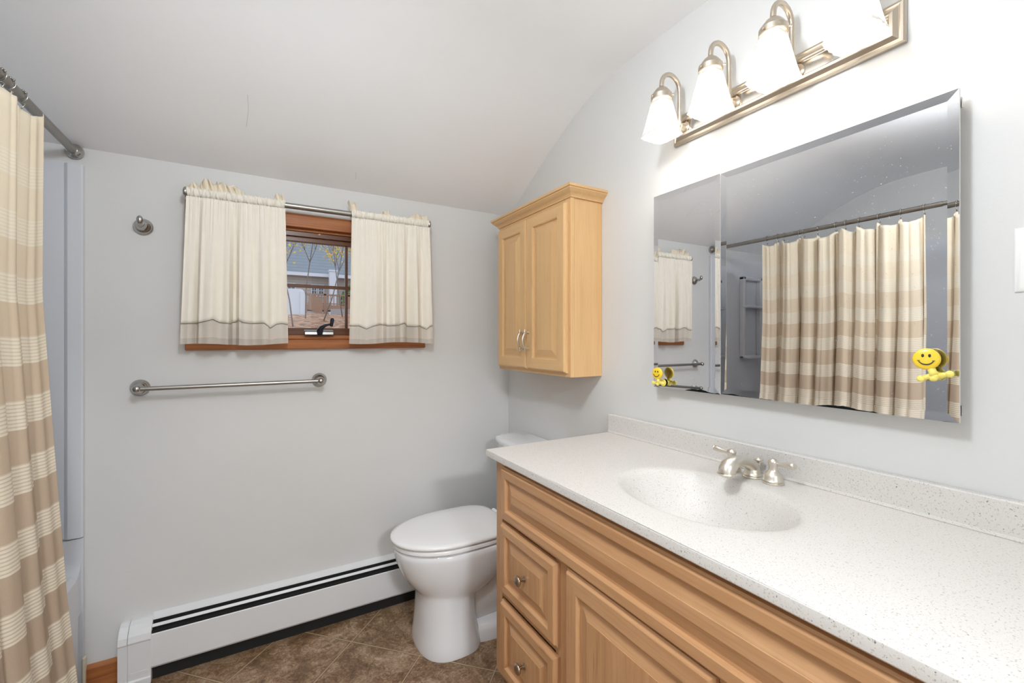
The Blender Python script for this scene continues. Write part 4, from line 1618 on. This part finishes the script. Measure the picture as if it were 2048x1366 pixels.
t = thing('garden_fence', 'white vinyl fence panel with a rounded corner outside the window', 'fence', (0.5, 14, 1.9))
bm = BM()
prism(bm, [(-1.2, 1.75), (-1.2, 2.72), (1.06, 2.72), (1.12, 2.70), (1.17, 2.62), (1.19, 2.5), (1.19, 1.75)], 1, 14.0, 14.05)
obj('panel', bm, M['vinyl'], t, bevel=0.01)
for x in (-0.35, 0.40, 1.10):
    bm = BM()
    box(bm, (x - 0.05, 13.95, 1.7), (x + 0.05, 14.10, 2.74 if x < 1 else 2.66))
    obj('post', bm, M['vinyl'], t, bevel=0.01)

t = thing('garden_deck', 'weathered wooden deck with railing and stair side in front of the house', 'deck', (2.6, 20, 2.3))
bm = BM()
box(bm, (1.66, 20.0, 2.62), (4.6, 23.5, 2.70))
box(bm, (1.66, 19.96, 2.48), (4.6, 20.02, 2.70))
obj('platform', bm, M['deckwood'], t)
bm = BM()
prism(bm, [(1.80, 3.12), (2.26, 2.86), (2.26, 2.28), (2.10, 2.28), (1.80, 2.45)], 1, 19.3, 19.36)
obj('stair_side', bm, M['deckwood'], t)
bm = BM()
box(bm, (1.66, 19.95, 3.10), (4.6, 20.05, 3.16))
box(bm, (1.66, 19.97, 2.74), (4.6, 20.03, 2.78))
obj('rail', bm, M['deckwood'], t)
for k in range(24):
    bm = BM()
    x = 1.72 + 0.12 * k
    box(bm, (x - 0.016, 19.98, 2.70), (x + 0.016, 20.02, 3.12))
    obj('baluster', bm, M['deckwood'], t)
for x in (1.70, 2.45, 3.4, 4.5):
    bm = BM()
    box(bm, (x - 0.05, 19.95, 2.1), (x + 0.05, 20.05, 3.2))
    obj('post', bm, M['deckwood'], t)
bm = BM()
prism(bm, [(2.3, 1.95), (2.3, 2.36), (4.8, 2.40), (4.8, 1.95)], 1, 17.0, 17.25)
tag(obj('garden_wall', bm, M['concrete'], None, org=(3.5, 17.1, 1.95)), 'low grey retaining wall on the leafy slope outside the window', 'garden wall')


def bare_tree(name, label, x, y, z, h, lean, seed, nleaf, leafmat, leafz):
    r_ = random.Random(seed)
    t = thing(name, label, 'tree', (x, y, z), 'trees outside the window')
    bm = BM()
    tips = []

    def branch(p, d, L, r, lvl):
        pts = [p]
        q = Vector(p)
        dd = Vector(d)
        for k in range(5):
            dd = (dd + Vector((r_.uniform(-.14, .14), r_.uniform(-.14, .14), r_.uniform(-.05, .12)))).normalized()
            q = q + dd * L / 5
            pts.append(q.copy())
            if lvl < 3 and (k >= 1 or lvl):
                for _ in range(2):
                    nd_ = (dd + Vector((r_.uniform(-1, 1), r_.uniform(-.8, .8), r_.uniform(-.1, .8))) * 0.8).normalized()
                    branch(q.copy(), nd_, L * r_.uniform(.35, .55), r * (0.55 - 0.04 * k), lvl + 1)
            if lvl >= 1:
                tips.append(q.copy())
        tube(bm, pts, [r * (1 - 0.14 * k) for k in range(6)], 5)
    branch(Vector((x, y, z)), Vector(lean).normalized(), h, 0.016, 0)
    obj('trunk', bm, M['bark'], t, smooth=True)
    if nleaf:
        bm = BM()
        cand = [p for p in tips if leafz[0] < p.z < leafz[1]]
        for _ in range(nleaf):
            if not cand:
                break
            p = r_.choice(cand) + Vector((r_.uniform(-.2, .2), r_.uniform(-.2, .2), r_.uniform(-.2, .2)))
            s_ = r_.uniform(.014, .032)
            a = Vector((r_.uniform(-1, 1), r_.uniform(-1, 1), r_.uniform(-1, 1))).normalized() * s_
            b_ = Vector((r_.uniform(-1, 1), r_.uniform(-1, 1), r_.uniform(-1, 1))).normalized() * s_
            bm.faces.new([bm.verts.new(p + a), bm.verts.new(p + b_), bm.verts.new(p - a), bm.verts.new(p - b_)])
        f = obj('foliage', bm, leafmat, t)
        f['kind'] = 'stuff'
    return t


bare_tree('young_tree', 'thin bare tree with yellow leaves, leftmost seen through the window', 0.62, 10.0, 1.5, 2.9, (-0.05, 0, 1), 4, 420, M['yellowleaf'], (2.3, 3.9))
bare_tree('young_tree', 'thin straight bare tree rising beside the white fence', 1.02, 12.0, 1.75, 3.6, (0.02, 0, 1), 9, 170, M['yellowleaf'], (3.0, 3.9))
bare_tree('young_tree', 'bare leaning tree with few yellow leaves in front of the deck', 1.30, 11.0, 1.65, 3.2, (0.22, 0, 1), 15, 220, M['yellowleaf'], (2.6, 3.5))
bare_tree('young_tree', 'bare tree at the right edge of the window glass', 2.05, 13.0, 1.85, 3.6, (-0.05, 0, 1), 21, 25, M['yellowleaf'], (3.0, 3.6))
t = thing('evergreen_shrub', 'dark green shrub beside the house porch outside the window', 'shrub', (4.4, 26, 2.4))
bm = BM()
for _ in range(900):
    a, c = rx.uniform(0, 2 * PI), rx.uniform(-1, 1)
    rr = rx.uniform(0.6, 1) ** 0.5
    p = Vector((4.55 + 0.55 * rr * math.cos(a) * math.sqrt(1 - c * c), 26 + 0.45 * rr * math.sin(a) * math.sqrt(1 - c * c), 3.3 + 0.95 * rr * c))
    q1 = Vector((rx.uniform(-1, 1), rx.uniform(-1, 1), rx.uniform(-1, 1))).normalized() * 0.09
    q2 = Vector((rx.uniform(-1, 1), rx.uniform(-1, 1), rx.uniform(-1, 1))).normalized() * 0.09
    bm.faces.new([bm.verts.new(p + q1), bm.verts.new(p + q2), bm.verts.new(p - q1), bm.verts.new(p - q2)])
obj('foliage', bm, M['greenleaf'], t)['kind'] = 'stuff'
bm = BM()
tube(bm, [(4.55, 26, 2.3), (4.55, 26, 3.2)], 0.06, 8)
obj('trunk', bm, M['bark'], t)
